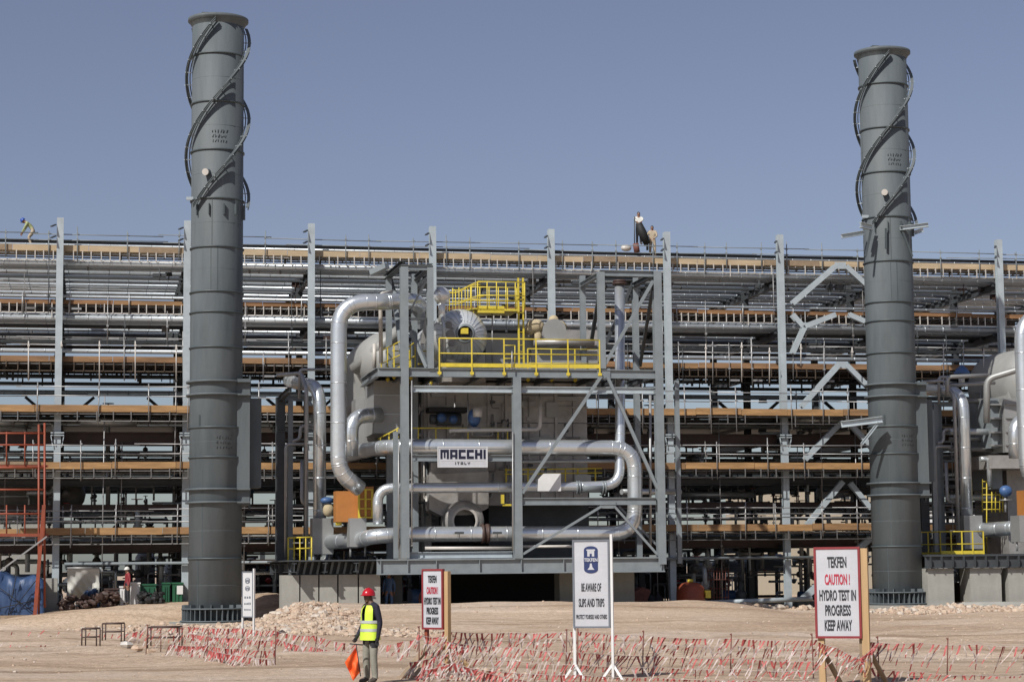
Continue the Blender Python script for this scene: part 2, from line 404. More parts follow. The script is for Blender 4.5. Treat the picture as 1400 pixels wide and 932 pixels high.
# ------------------------------------------------------------------ exhaust stacks
SR = 1.15; SV = 92.0
SU = U(296, SV, 450)
def zS(py): return F(294, py, SV-SR)[2]
def smark(mb, c, rows, rng, w=0.5, h=0.16):
    """hand-painted scrawl, as strokes lying on the shell"""
    ang0, z0 = c
    for r in range(rows):
        x = -w/2
        while x < w/2:
            sw = rng.uniform(.07, .12); zz = z0 - r*h*1.25
            for _ in range(2):
                p = []
                xa = x+rng.uniform(0, sw*.6); xb = x+rng.uniform(0, sw)
                za = zz+rng.uniform(0, h*.3); zb = zz+rng.uniform(h*.5, h)
                for t in (0, .5, 1):
                    xx = xa+(xb-xa)*t; aa = ang0+xx/SR
                    p.append((SU+(SR+.006)*math.sin(aa), SV-(SR+.006)*math.cos(aa), za+(zb-za)*t))
                mb.tube(p, 0.012, 4)
            x += sw+0.03
def make_stack():
    zb = zS(850)
    T = Thing('exhaust_stack', 'taller-looking dark grey steel exhaust stack on the left, wrapped in spiral strakes', 'chimney', (SU, SV, zb), 'grey exhaust stacks')
    c = Vector((SU, SV, 0)); ztop = zS(20)
    sh = MB(); sh.lathe(c, [(SR-.05, zb), (SR, zb+.02), (SR, ztop), (SR-.05, ztop+.02), (SR-.05, ztop-1.5), (0.02, ztop-1.5)], 64)
    shell = T.part('shell', sh, 'stack')
    rs = random.Random(8); zz_ = [20,71,137,203,270,336,397,473,583,624,763,832]
    for a_, b_ in zip(zz_, zz_[1:]):
        for _ in range(2):
            an = rs.uniform(-3.1, 3.1); m = MB(); d = Vector((SU+(SR+.002)*math.sin(an), SV-(SR+.002)*math.cos(an), 0))
            m.bar(d+Vector((0,0,zS(b_)+.05)), d+Vector((0,0,zS(a_)-.05)), .03, .012, (math.sin(an), -math.cos(an), 0)); T.part('weld_seam', m, 'stackdk', shell)
    for y in (104, 170, 236, 303, 366, 450, 505, 603, 725, 800):
        m = MB(); z = zS(y); m.lathe(c, [(SR-.002, z-.012), (SR+.008, z), (SR-.002, z+.012)], 64); T.part('weld_seam', m, 'stack', shell)
    for y in (71, 137, 203, 270, 336, 397, 425, 473, 583, 624, 763):
        m = MB(); z = zS(y); m.lathe(c, [(SR-.01, z-.035), (SR+.055, z-.03), (SR+.055, z+.03), (SR-.01, z+.035)], 64)
        T.part('stiffener_ring', m, 'stackdk')
    m = MB(); m.lathe(c, [(SR-.01, ztop-.34), (SR+.12, ztop-.12), (SR+.20, ztop-.06), (SR+.20, ztop+.06), (SR-.06, ztop+.07)], 64)
    T.part('top_rim', m, 'stack')
    m = MB(); m.cbox((SU-.6, SV-.6, ztop+.13), (.35,.3,.14)); T.part('lifting_eye', m, 'stack')
    # spiral strakes
    pitch = zS(20)-zS(344); z0 = zS(25); z1 = zS(279)
    for k in range(3):
        pts = []; N = 120
        for i in range(N+1):
            z = z0-(z0-z1)*i/N
            # runs down to the left over the front; angle 0 = facing the camera, + = right
            zc = zS(18)-k*pitch/3
            ang = (z-zc)/pitch*2*math.pi
            pts.append((ang, z))
        def P(ang, rad, z): return Vector((SU+rad*math.sin(ang), SV-rad*math.cos(ang), z))
        fin = MB(); n = len(pts)
        vs = []
        for ang, z in pts:
            for rad, dz in ((SR+.17,.02),(SR+.31,.02),(SR+.31,-.02),(SR+.17,-.02)): vs.append(P(ang, rad, z+dz))
        fs = [(i*4+j, i*4+(j+1) % 4, (i+1)*4+(j+1) % 4, (i+1)*4+j) for i in range(n-1) for j in range(4)]
        fin._add(vs, fs, False)
        st = T.part('spiral_strake', fin, 'stack')
        fin = MB(); fin.tube([P(a, SR+.09, z-.01) for a, z in pts], .025, 6)
        fin.tube([P(a, SR+.27, z-.10) for a, z in pts], .03, 6)
        T.part('strake_rail', fin, 'stackdk', st)
        for i in range(4, N, 7):
            a, z = pts[i]; b = MB(); b.bar(P(a, SR-.01, z-.04), P(a, SR+.34, z-.04), .035, .035)
            T.part('strake_bracket', b, 'galv', st)
    # base
    zc = zS(832)
    m = MB(); m.lathe(c, [(SR-.02, zc+.03), (SR+.30, zc+.03), (SR+.30, zc-.03), (SR-.02, zc-.03)], 56); T.part('base_ring', m, 'stack')
    m = MB(); m.lathe(c, [(SR-.02, zb+.06), (SR+.36, zb+.06), (SR+.36, zb), (SR-.02, zb)], 56); T.part('base_plate', m, 'stack')
    for k in range(36):
        a = 2*math.pi*k/36; d = Vector((math.sin(a), -math.cos(a), 0)); m = MB()
        m.bar(c+d*(SR+.14)+Vector((0,0,zb+.05)), c+d*(SR+.14)+Vector((0,0,zc+.17 if k % 2 else zc)), .035, .28, d); T.part('gusset', m, 'stack')
    # breeching duct on the right-hand side
    zt, zl = zS(516), zS(690)
    m = MB(); m.cbox((SU+.93, SV+.55, (zt+zl)/2), (1.0, 2.6, zt-zl)); d = T.part('breeching_duct', m, 'stack')
    m = MB(); m.cbox((SU+1.47, SV-.1, (zt+zl)/2), (.09, .16, zt-zl+.3)); T.part('duct_flange', m, 'stackdk', d)
    m = MB(); m.cbox((SU+1.74, SV+.75, (zS(541)+zS(665))/2), (.50, 1.6, zS(541)-zS(665))); T.part('side_chamber', m, 'stack')
    for y in (520, 538, 668, 686):
        z = zS(y); m = MB(); m.lathe(c, [(SR-.01, z-.04), (SR+.17, z-.04), (SR+.17, z+.04), (SR-.01, z+.04)], 56)
        m.box((SU+.35, SV-.98, z-.038), (SU+1.44, SV+1.8, z+.038)); T.part('wide_flange', m, 'stack')
    m = MB(); a = -.43; d = Vector((math.sin(a), -math.cos(a), -.15)); p = Vector((SU+SR*math.sin(a), SV-SR*math.cos(a), zS(235)))
    m.cyl(p-d*.1, .14, .38, 16, axis=d); n1 = T.part('sampling_nozzle', m, 'stack'); m = MB(); m.cyl(p+d*.27, .15, .05, 16, axis=d); T.part('nozzle_cap', m, 'cream', n1)
    for px_, y0, y1, w in ((266,278,293,.05),(281,278,293,.05),(301,278,293,.05),(318,277,291,.12),(329,276,296,.14)):
        aa = math.asin(max(-.98, min(.98, (px_-294)/37.0))); rr = SR+.05
        m = MB(); q = Vector((SU+rr*math.sin(aa), SV-rr*math.cos(aa), 0)); m.bar(q+Vector((0,0,zS(y1))), q+Vector((0,0,zS(y0))), w, .14, (math.sin(aa), -math.cos(aa), 0)); T.part('lug', m, 'stackdk')
    m = MB(); aa = -.72; m.cbox((SU+(SR+.02)*math.sin(aa), SV-(SR+.02)*math.cos(aa), zS(575)), (.05,.06,.55)); T.part('lug', m, 'stackdk')
    m = MB(); aa = -1.3; m.cbox((SU+(SR+.1)*math.sin(aa), SV-(SR+.1)*math.cos(aa), zS(268)), (.35,.12,.14)); T.part('lug', m, 'galv')
    rng = random.Random(3)
    m = MB(); smark(m, (.0, zS(182)), 3, rng, .62, .17); T.part('painted_scrawl', m, 'ink', shell, kind='stuff')
    m = MB(); smark(m, (.25, zS(600)), 3, rng, .66, .17); T.part('painted_scrawl', m, 'ink', shell, kind='stuff')
    return T
st1 = make_stack()
ztop1 = zS(20)
# second stack: same build, one unit further along the row
best = None
for i in range(200):
    vv = 90+i*0.05; p = F(1206, 65, vv-SR); dz = abs(p[2]-ztop1)
    if best is None or dz < best[0]: best = (dz, vv)
SV2 = best[1]; SU2 = U(1217, SV2, 450); DU, DV = SU2-SU, SV2-SV
print('STACKS', SU, SV, SU2, SV2, 'pitch between', DU, 'ztop', ztop1, 'zbase', zS(850), F(1225, 826, SV2-SR))
ZK = (ztop1-.2)/(ztop1-zS(850))
st2 = copy_tree(st1.o, (DU, DV, ztop1-ZK*(ztop1-zS(850))-zS(850)), 'dark grey steel exhaust stack on the right, with bracket arms sticking out below its strakes')
st2.scale = (1, 1, ZK)
class Ext:
    def __init__(s, o, base): s.o = o; s.base = Vector(base); s.local = False; s.base.z = ztop1-ZK*(ztop1-zS(850))
    part = Thing.part
E2 = Ext(st2, (SU2, SV2, zS(850)))
def arm(pts, w, h, m='galv'):
    b = MB(); b.ibeam(F(*pts[0]), F(*pts[1]), w, h); E2.part('bracket_arm', b, m)
arm(((1150,317,SV2-.6),(1180,312,SV2-.6)), .22, .2); arm(((1176,301,SV2-1.5),(1192,305,SV2-1.1)), .2, .25)
arm(((1230,306,SV2-1.2),(1269,301,SV2-1.6)), .22, .2); arm(((1250,312,SV2),(1262,308,SV2)), .15, .2)
arm(((1150,577,SV2-1.2),(1206,570,SV2-1.6)), .3, .3); arm(((1178,604,SV2-1.6),(1201,574,SV2-1.6)), .1, .12)
for x0,y0,x1,y1 in ((1183,345,1191,308),(1211,334,1211,306),(1232,306,1247,345)):
    b = MB(); b.bar(F(x0,y0,SV2-SR-.08), F(x1,y1,SV2-SR-.08), .07, .1); E2.part('bracket_strut', b, 'stackdk')
for (uu, vv, nm, px_) in ((SU, SV, 'concrete footing slab under the left exhaust stack', 0), (SU2, SV2, 'long pale concrete footing slab under the right exhaust stack', 1)):
    m = MB(); zt = (zS(850) if not px_ else st2.location.z)-.005; m.box((uu-1.9, vv-1.75, zt-.6), (uu+(2.0 if not px_ else 2.4), vv+1.9, zt-.02)); single('stack_footing', m, 'conc', nm, 'footing')

# ------------------------------------------------------------------ pipe rack
RV = 101.0
colpx = [(-98,296),(76,296),(252,300),(425,305),(592,310),(757,313),(918,317),(1073,322),(1219,330),(1365,334),(1500,338)]
cols = [U(x, RV, 450) for x, y in colpx]
print('COL SPACING', [round(b-a,2) for a,b in zip(cols, cols[1:])])
cols = [cols[4]+(i-4)*(cols[9]-cols[1])/8 for i in range(11)]
ztopc = [F(x, y, RV)[2] for x, y in colpx]; ZC = sorted(ztopc)[5]
uL, uR = cols[0]-1, cols[-1]+.3
RK = Thing('pipe_rack', 'long multi-level galvanised steel pipe rack running behind the boilers across the whole view', 'pipe rack', (cols[4], RV, 0))
zt1, zt2 = Z(361, 102.0), Z(435, 102.0)
zlow = [Z(575,103), Z(657,103), Z(748,103)]
print('TIERS', zt1, zt2, zlow, 'ZC', ZC)
for i, u in enumerate(cols):
    for r, v in enumerate((RV, 107.0, 113.0)):
        m = MB(); top = ZC if r == 0 else zt1+.1
        zf = gzf(u, v)-.1
        m.ibeam((u, v, zf), (u, v, top), .32, .32, (0,1,0))
        c = RK.part('column', m, 'galv' if r == 0 else 'steeldk')  # back rows coloured dark to stand in for the shade there
        if r == 0:
            m = MB(); zc = Z(592, RV); m.cbox((u, v-.02, zc), (.62,.55,.06)); m.cbox((u, v-.02, zc-.12), (.62,.55,.05))
            for s in (-1,1): m.bar((u+s*.2, v-.2, zc-.7), (u+s*.3, v-.2, zc-.14), .04,.1)
            RK.part('splice_flange', m, 'galv', c)
            m = MB()
            for yy in (0, .55): m.bar((u-.22, v-.15, ZC-.35-yy), (u-.42, v-.5, ZC-.5-yy), .1,.06)
            RK.part('cleat', m, 'steeldk', c)
    for k, z in enumerate((zt1-.42, zt2-.42, Z(490,101)-.1, Z(558,101)-.3, zlow[0]-.9, zlow[1]-.5, zlow[2]-.3)):
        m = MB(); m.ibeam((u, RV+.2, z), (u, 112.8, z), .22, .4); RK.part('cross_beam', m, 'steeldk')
    if i < 10:
        m = MB(); z = Z(490,101)-1.1
        for s in (1, -1):
            uu = u+.2 if s == 1 else cols[i+1]-.2
            m.bar((uu, 106.8, z-1.6), (uu+s*1.5, 106.8, z-.3), .18, .14)
            m.bar((uu, 112.8, z-1.6), (uu+s*1.5, 112.8, z-.3), .18, .14)
        RK.part('knee_brace', m, 'steeldk')
for v, py, h, mt, w in ((RV+1.3, 333, .17, 'steeldk', .2), (106.9, 600, .7, 'steeldk', .3), (102.2, 600, .62, 'brownst', .3), (102.3, 660, .3, 'steeldk', .25), (102.3, 694, .32, 'brownst', .25),
                  (102.3, 750, .36, 'brownst', .25), (112.7, 640, .45, 'steeldk', .3), (112.7, 560, .4, 'steeldk', .3), (112.7, 700, .4, 'steeldk', .3), (107, 525, .16, 'steeldk', .2),(107, 515, .2, 'steeldk', .2), (112.7, 404, .35, 'steeldk', .2), (112.9, 478, .4, 'brownst', .2), (112.8, 425, .3, 'brownst', .2), (107.2, 655, .3, 'steeldk', .25), (107.2, 745, .4, 'brownst', .25), (112.8, 670, .35, 'steeldk', .25), (112.8, 752, .35, 'steeldk', .25)):
    z = Z(py, v); m = MB(); m.ibeam((uL, v, z), (uR, v, z), w, h); RK.part('longitudinal_beam', m, mt)  # some dark beams are added to darken the gaps between pipes
def rbrace(pts, w=.26):
    for a, b in zip(pts, pts[1:]):
        m = MB(); m.ibeam(F(*a, RV-.02), F(*b, RV-.02), w, w, (0,-1,0)); RK.part('diagonal_brace', m, 'galv')
rbrace([(1083,415),(1142,364)]); rbrace([(1156,364),(1190,395)]); rbrace([(1083,430),(1097,446)])
rbrace([(1083,483),(1099,448)]); rbrace([(1100,446),(1142,430)]); rbrace([(1160,430),(1190,443)])
rbrace([(1095,556),(1147,498)]); rbrace([(1157,499),(1190,532)]); rbrace([(1100,628),(1152,575)]); rbrace([(1160,577),(1192,612)])
rbrace([(1103,718),(1152,658)]); rbrace([(1162,660),(1190,695)]); rbrace([(1098,818),(1190,735)], .3)
m = MB(); m.cbox(F(1149,363,RV-.02), (.6,.05,.35)); m.cbox(F(1151,499,RV-.02), (.6,.05,.35)); m.cbox(F(1100,446,RV-.02), (.5,.05,.4)); RK.part('gusset_plate', m, 'galv')

# long pipes: each one a thing
ordn = ['first','second','third','fourth','fifth','sixth','seventh','eighth','ninth','tenth','eleventh','twelfth']
def long_pipe(v, z, r, mt, label, u0=None, u1=None, joint=1.0, shoes=True, cat='pipe', group='long pipes on the rack'):
    u0 = uL if u0 is None else u0; u1 = uR if u1 is None else u1
    mb = MB(); mb.tube([(u0, v, z), (u1, v, z)], r, 14)
    if joint:
        x = u0+.4
        while x < u1: mb.tube([(x-.025, v, z), (x+.025, v, z)], r*1.03, 14); x += joint
    T = Thing('insulated_pipe', label, cat, ((u0+u1)/2, v, z), group)
    T.part('cladding', mb, mt)
    if shoes:
        for cu in cols:
            if u0 < cu < u1:
                mb = MB(); mb.cbox((cu, v, z-r-.07), (.4,.1,.16)); mb.cbox((cu+.0, v, z-r-.15), (.45,.2,.03)); T.part('pipe_shoe', mb, 'steeldk')
specs1 = [(101.55,.17),(103.0,.07),(104.6,.19),(106.0,.09),(107.6,.20),(108.6,.08),(109.6,.14),(110.8,.16),(112.0,.1)]
for i, (v, r) in enumerate(specs1):
    long_pipe(v, zt1-.22+r, r, 'alur', f'silver clad pipe on the rack top tier, {ordn[i]} of nine from the front')
specs2 = [(101.6,.18),(103.1,.08),(104.7,.19),(106.0,.10),(108.2,.18),(109.4,.09),(110.6,.15),(112.1,.17)]
for i, (v, r) in enumerate(specs2):
    long_pipe(v, zt2-.22+r, r, 'alur', f'silver clad pipe on the rack second tier, {ordn[i]} of eight from the front')
for i, (py, v, r, mt, w) in enumerate(((336,102.05,.055,'alur','thin bright pipe along the very top edge of the rack'), (406,101.3,.06,'alur','thin bright pipe just above the upper orange boarding of the rack'),
      (480,101.4,.10,'alur','silver pipe just above the dark planked deck of the rack'), (537,104.3,.12,'steel','grey pipe crossing the open sky gap of the rack'),
      (579,104.5,.15,'alud','silver pipe hanging under the golden upper walkway boards'), (600,110,.12,'alud','dull pipe behind the deep girder of the rack'),
      (622,105.5,.08,'alud','thin silver pipe behind the middle guard rails'), (629,108.0,.12,'alud','dull silver pipe behind the middle walkway boards'), (648,110.5,.1,'alud','dull pipe in the dark below the middle walkway'), (667,109.5,.1,'steel','grey pipe seen against daylight under the middle walkway'),
      (703,108.5,.13,'alud','silver pipe behind the lowest guard rails'), (713,104.6,.09,'alud','thin silver pipe just above the lowest walkway boards'), (737,106,.11,'alud','dull silver pipe just under the lowest walkway boards'), (742,110.5,.14,'alud','dull silver pipe at the back under the lowest walkway'))):
    long_pipe(v, Z(py, v), r, mt, w)
z = Z(770,100.6); m = MB(); m.tube([(U(88,100.6,770), 100.6, z), (U(1190,100.6,770), 100.6, z)], .075, 10)
single('barrier_rail', m, 'steel', 'long grey horizontal rail running low between the rack columns', 'rail')
z = Z(826,100.3,1050)+.0; m = MB(); m.tube([F(955,824,99.5), F(1110,818,99.5)], .12, 12); single('ground_pipe', m, 'galv', 'pale grey pipe lying on the ground right of the red tank', 'pipe')

rng = random.Random(55)
for k in range(46):
    u = uL+1+(uR-uL-2)*(k+rng.random()*.8)/46; v = 101.25; z0 = rng.choice((Z(470,101),Z(430,101),Z(520,101))); m = MB(); m.tube([(u,v,z0),(u,v,z0+rng.uniform(1.2,3.2))], .02, 6); m.cbox((u,v,z0+.9),(.1,.1,.1)); m.cbox((u+.3,v+.1,z0+.3),(.5,.12,.1))
    single('clamp_post', m, rng.choice(('tube','tubed','steeldk')), 'thin clamp post with a bracket fixed among the upper rack pipes', 'scaffold tube', group='thin clamp posts among the upper rack pipes')
rng = random.Random(56)
for k in range(60):
    u = uL+1+(uR-uL-2)*rng.random(); v, z = rng.choice(((103.2,zt1-.3),(105.5,zt1-.4),(103.4,zt2-.35),(105.9,zt2-.4),(108.5,zt2-.5),(101.7,zt2-.55),(101.7,zt1-.55)))
    m = MB(); m.cbox((u,v,z),(rng.uniform(.3,.8),.3,rng.uniform(.12,.3))); m.tube([(u,v-.2,z-.3),(u,v-.2,z+.3)], .03, 6)
    single('pipe_support', m, rng.choice(('steeldk','steeldk','tubed','brownst')), 'small dark pipe support block among the rack pipes', 'support', group='small pipe supports among the rack pipes')
for k in range(26):
    u = uL+2+(uR-uL-4)*rng.random(); v, z = rng.choice(((102.4,zt1+.05),(105.2,zt1+.1),(103.9,zt2+.0),(106.4,zt2+.05),(109,zt2)))
    L = rng.uniform(1,4); m = MB(); m.tube(fillet([Vector((u,v,z-.35)),Vector((u,v,z)),Vector((u+L,v,z)),Vector((u+L,v,z+rng.choice((.4,-.5))))], .15), rng.choice((.04,.05,.07)), 8)
    for q in (.3, L-.3): m.cyl((u+q,v,z), .12, .06, 10, axis=(1,0,0))
    single('branch_pipe', m, rng.choice(('tube','alud','tubed')), 'short flanged branch pipe among the upper rack pipes', 'pipe', group='short branch pipes among the upper rack pipes')
# walkways
def walkway(py, v0, depth, fh, mf, deckm, label, group, rails=(.55, 1.05), posts=2.1, transom=0, nx=1, u0=None, u1=None, seed=0, down=.35, pm='tube', tm='cream'):
    rng = random.Random(seed+int(py)); z = Z(py, v0); u0 = uL if u0 is None else u0; u1 = uR if u1 is None else u1
    T = Thing('scaffold_walkway', label, 'walkway', ((u0+u1)/2, v0, z), group)
    x = u0
    while x < u1:
        L = min(rng.choice((2.4, 3.0, 3.6, 3.6)), u1-x); m = MB(); dz = rng.uniform(-.025,.025); dv = rng.uniform(0,.04)
        m.box((x+.01, v0+dv, z-fh/2+dz), (x+L-.01, v0+.05+dv, z+fh/2+dz)); T.part('toe_board', m, 'ply2' if rng.random() < .28 and mf != 'plypale' else ('woodgrey' if mf == 'plypale' and rng.random() < .2 else mf)); x += L
    m = MB(); x = u0
    while x < u1:
        L = 3.0; m.box((x, v0+.10, z-fh/2-.005+rng.uniform(-.01,.01)), (x+L-.015, v0+depth, z-fh/2+.045)); x += L
    T.part('deck', m, deckm)
    m = MB(); m.tube([(u0, v0+.12, z-fh/2-.09), (u1, v0+.12, z-fh/2-.09)], .035, 8)
    m.tube([(u0, v0+depth-.1, z-fh/2-.09), (u1, v0+depth-.1, z-fh/2-.09)], .035, 8); T.part('ledger', m, 'tubed')
    if transom:
        m = MB(); x = u0+.2
        while x < u1:
            m.tube([(x, v0+.05, z-fh/2-.05), (x+rng.uniform(-.02,.02), v0+depth, z-fh/2-.05)], .024, 6)
            if rng.random() < .93: m.bar((x+.02, v0-.0, z-fh/2-(.44 if rng.random() < .8 else .2+.5*rng.random())), (x+.02, v0-.0, z-fh/2+.02), .045, .04)
            x += transom*rng.uniform(.85,1.1)
        T.part('transoms', m, tm)
        m = MB(); m.tube([(u0, v0+.03, z-fh/2-.44), (u1, v0+.03, z-fh/2-.44)], .03, 6); T.part('ledger', m, tm)
    for h in rails:
        x = u0
        while x < u1:
            L = min(rng.uniform(5,6.2), u1-x); s = rng.uniform(-.05,.05); m = MB()
            m.tube([(x-.15, v0-.03, z+fh/2+h+s), (x+L+.1, v0-.03, z+fh/2+h+s+rng.uniform(-.05,.05))], .024, 8); T.part('guard_rail', m, pm); x += L
    x = u0+.7
    while x < u1:
        m = MB(); hh = max(rails)+rng.uniform(.1,.4) if rails else .3
        m.tube([(x, v0-.07, z-fh/2-down*rng.uniform(.6,1.8)), (x+rng.uniform(-.04,.04), v0-.07, z+fh/2+hh)], .027, 8)
        for h in rails: m.cbox((x, v0-.06, z+fh/2+h), (.09,.1,.09))
        T.part('post', m, pm); x += posts*rng.uniform(.6,1.35)
    return T
G = 'timber scaffold walkways on the pipe rack'
walkway(341, 101.3, 1.5, .28, 'plypale', 'plypale', 'topmost scaffold walkway of the rack with pale boards and thin rails against the sky', G, (.28,.58), 1.9, .46, seed=1, pm='steel')
walkway(413, 101.35, 1.9, .22, 'plyor', 'wooddk', 'second scaffold walkway from the top, brown boards over a row of pale transoms', G, (), 4.5, .42, seed=2)
walkway(491, 101.35, 6.2, .28, 'ply3', 'wooddk', 'wide brown scaffold deck with dark underside just above the sky gap', G, (.5,.9), 2.6, .5, seed=3, down=.8, tm='wooddk')
walkway(558, 100.0, 3.0, .33, 'ply', 'wooddk', 'golden boarded walkway at the lower edge of the sky gap', G, (.4,.85), 2.2, .9, seed=4, tm='tubed', down=.6)
walkway(636, 100.0, 2.2, .32, 'ply', 'wooddk', 'second lowest golden boarded walkway of the rack', G, (.42,.85), 2.3, .9, seed=5, tm='tubed')
walkway(726, 100.0, 2.2, .33, 'ply', 'wooddk', 'lowest golden boarded walkway of the rack', G, (.3,.55,.85), 2.3, .9, seed=6, tm='tubed')
# solid floors added inside the rack to block the sun
def floor(z, v0, v1, spans, label, th=.08):
    m = MB()
    for a, b in spans: m.box((a+.05, v0, z-th), (b-.05, v1, z))
    single('sun_blocking_floor', m, 'steeldk', label, 'sun-blocking floor', kind=None)
allb = list(zip(cols, cols[1:]))
floor(Z(556,101)-.35, 102.6, 113, [b for b in allb], 'added solid dark floor blocking sun under the golden walkway below the sky gap')
floor(Z(640,101)-.35, 102.4, 108, [b for i, b in enumerate(allb)], 'added solid dark floor blocking sun behind the second lowest golden walkway')
floor(Z(730,101)-.3, 102.4, 110, [b for i, b in enumerate(allb)], 'added solid dark floor blocking sun behind the lowest golden walkway')
# deep steelwork clutter hanging from the decks: hangers, droppers and trays
def drops(py, v, n, lmin, lmax, label, mt, seed):
    rng = random.Random(seed); m = MB(); z = Z(py, v)
    for _ in range(n):
        u = rng.uniform(uL, uR); vv = v+rng.uniform(0, 5); L = rng.uniform(lmin, lmax)
        m.cbox((u, vv, z-L/2), (rng.choice((.05,.08,.12)), .06, L))
    m.bar((uL, v+1, z-lmax*.7), (uR, v+1, z-lmax*.7), .05, .05)
    single('hanger_rods', m, mt, label, 'hangers', kind='stuff')
drops(500, 103, 330, .15, .7, 'short dark rods hanging under the brown scaffold deck', 'steeldk', 5)
def cable_tray(v, py, label, m_='galv'):
    z = Z(py, v); m = MB()
    for s in (-.25,.25): m.cbox(((uL+uR)/2, v+s, z), (uR-uL, .03, .12))
    x = uL
    while x < uR: m.cbox((x, v, z), (.03,.5,.03)); x += .3
    single('cable_tray', m, m_, label, 'cable tray', group='cable trays on the rack')
cable_tray(105.4, 468, 'ladder-type cable tray behind the second tier pipes')
cable_tray(106.0, 618, 'ladder-type cable tray behind the middle guard rails', 'steel')

cable_tray(102.7, 367, 'ladder-type cable tray hugging the front pipe of the top tier')
cable_tray(102.8, 441, 'ladder-type cable tray hugging the front pipe of the second tier')
for k, (v, py) in enumerate(((105.4,380),(110.2,392),(103.9,447),(107,459))):
    z = Z(py, v); m = MB(); m.cbox(((uL+uR)/2, v, z), (uR-uL, .35, .13)); single('dark_gap_strip', m, 'steeldk', 'added dark strip shading the gap between the silver pipes of the rack', 'cable tray', group='added dark gap strips on the rack')  # added dark strips put shade between the silver pipes
# dark process equipment standing behind the rack
def make_skid(kind, rng):
    T = Thing('process_skid', 'dark process vessel skid standing behind the rack', 'process skid', (0,0,0), 'process skids behind the rack', local=True)
    h = rng.uniform(2.2, 3.9); w = rng.uniform(1.6, 2.6)
    for sx in (-1,1):
        for sy in (0, 1.6):
            m = MB(); m.ibeam((sx*w/2, sy, -.3), (sx*w/2, sy, h), .16, .16, (0,1,0)); T.part('leg', m, 'steeldk')
    for z in (.4, h*.5, h):
        m = MB(); m.bar((-w/2-.2, 0, z), (w/2+.2, 0, z), .14, .16); T.part('beam', m, rng.choice(('steeldk','brownst','steel')))
    if kind % 3 == 0:
        m = MB(); r = w*.33; m.lathe(Vector((0,.8,.5)), [(.02,-.25),(r*.7,-.15),(r,.1),(r,h-1.1),(r*.7,h-.85),(.02,h-.75)], 18); T.part('vessel', m, rng.choice(('alud','steel','pvc')))
    elif kind % 3 == 1:
        m = MB(); r = w*.25; m.lathe(Vector((-w*.6,.8,h*.62)), [(.02,-.2),(r*.7,-.12),(r,.1),(r,w*1.1),(r*.7,w*1.2),(.02,w*1.27)], 18, (1,0,0)); T.part('vessel', m, rng.choice(('alud','steel','steeldk')))
    else:
        m = MB(); m.box((-w*.4,.3,.3),(w*.4,1.4,h*.8)); T.part('cabinet', m, rng.choice(('steel','brownst','steeldk','redpaint')))
    for q in range(5):
        x = rng.uniform(-w/2, w/2); zz = rng.uniform(.6, h); m = MB(); m.tube(fillet([Vector((x,-.2,0)),Vector((x,-.2,zz)),Vector((x+rng.uniform(-1,1),-.2,zz))], .15), rng.uniform(.03,.08), 8); T.part('pipe', m, rng.choice(('alud','tube','galv','tubed','white')))
    m = MB(); m.ball((w*.2,-.25,h*.4), .16, 8, 6); m.cyl((w*.2,-.25,h*.4), .2, .03, 10); T.part('valve', m, rng.choice(('redpaint','tubed','blue','steeldk')))
    m = MB(); m.box((-w/2-.3,-.1,-.3),(w/2+.3,1.8,.08)); T.part('base', m, 'steeldk')
    return T.o
rng = random.Random(31); SK = [make_skid(k, rng) for k in range(9)]
spots = []
for row, (v, n) in enumerate(((115.5, 17), (119.5, 18), (124, 17))):
    for k in range(n):
        u = uL+1.5+(U(1010,118)-uL)*(k+.2+.6*rng.random())/n; spots.append((u, v+rng.uniform(-.6,.6)))
for v, n in ():
    for k in range(n): spots.append((U(1060,116)+(uR-U(1060,116))*(k+.3+.4*rng.random())/n, v))
for i, (u, v) in enumerate(spots):
    o = SK[i] if i < 9 else copy_tree(SK[i % 9]); o.location = to_world((u, v, gzf(u,v))); s_ = rng.uniform(.85,1.3)
# loose piping inside the rack's lower levels
def make_spool(kind, rng):
    L = rng.uniform(1.6, 4.2); r = rng.choice((.05,.07,.09,.12)); h = rng.uniform(.5, 1.5); mt = rng.choice(('alud','alud','tubed','galv','steel','cream'))
    T = Thing('pipe_spool', 'grey pipe loop with flanges and a valve deep inside the lower rack', 'pipe', (0,0,0), 'pipe loops inside the lower rack', local=True)
    if kind == 0: pts = [(-L/2,0,-h),(-L/2,0,0),(L/2,0,0),(L/2,0,-h*.7)]
    elif kind == 1: pts = [(-L/2,.5,0),(0,.5,0),(0,0,0),(0,0,-h)]
    elif kind == 2: pts = [(-L/2,0,0),(0,0,0),(0,0,h),(L/2,0,h)]
    else: pts = [(0,0,-h),(0,0,h),(0,.8,h)]
    T.part('pipe', pipe_mb([Vector(p) for p in pts], r, r*2.5, .9, 10), mt)
    for q in (pts[1], pts[-1]):
        m = MB(); m.cyl(Vector(q)-Vector((.05,0,0)), r*1.9, .1, 12, axis=(1,0,0)); m.cyl(Vector(q)-Vector((0,0,.25)), r*1.8, .06, 12); T.part('flange', m, 'tubed')
    m = MB(); q = Vector(pts[1])+Vector((L*.22 if kind != 3 else 0, 0, 0)); m.ball(q, r*1.9, 10, 8); m.cyl(q, .03, r*5, 8)
    v = T.part('valve', m, rng.choice(('tubed','steel','blue')))
    m = MB(); m.cyl(q+Vector((0,0,r*5)), r*2.4, .03, 12); T.part('handwheel', m, rng.choice(('tubed','redpaint','steeldk')), v)
    return T.o
rng = random.Random(21)
protos = [make_spool(k % 4, rng) for k in range(12)]
levels = [(Z(590,102), 102.6, 106.5, 26), (Z(625,103), 102.8, 110, 34), (Z(668,104), 102.8, 112, 30), (Z(705,104), 103, 111, 40), (Z(745,104), 102.8, 111, 34), (Z(790,104), 102, 110, 44)]
cnt = 0
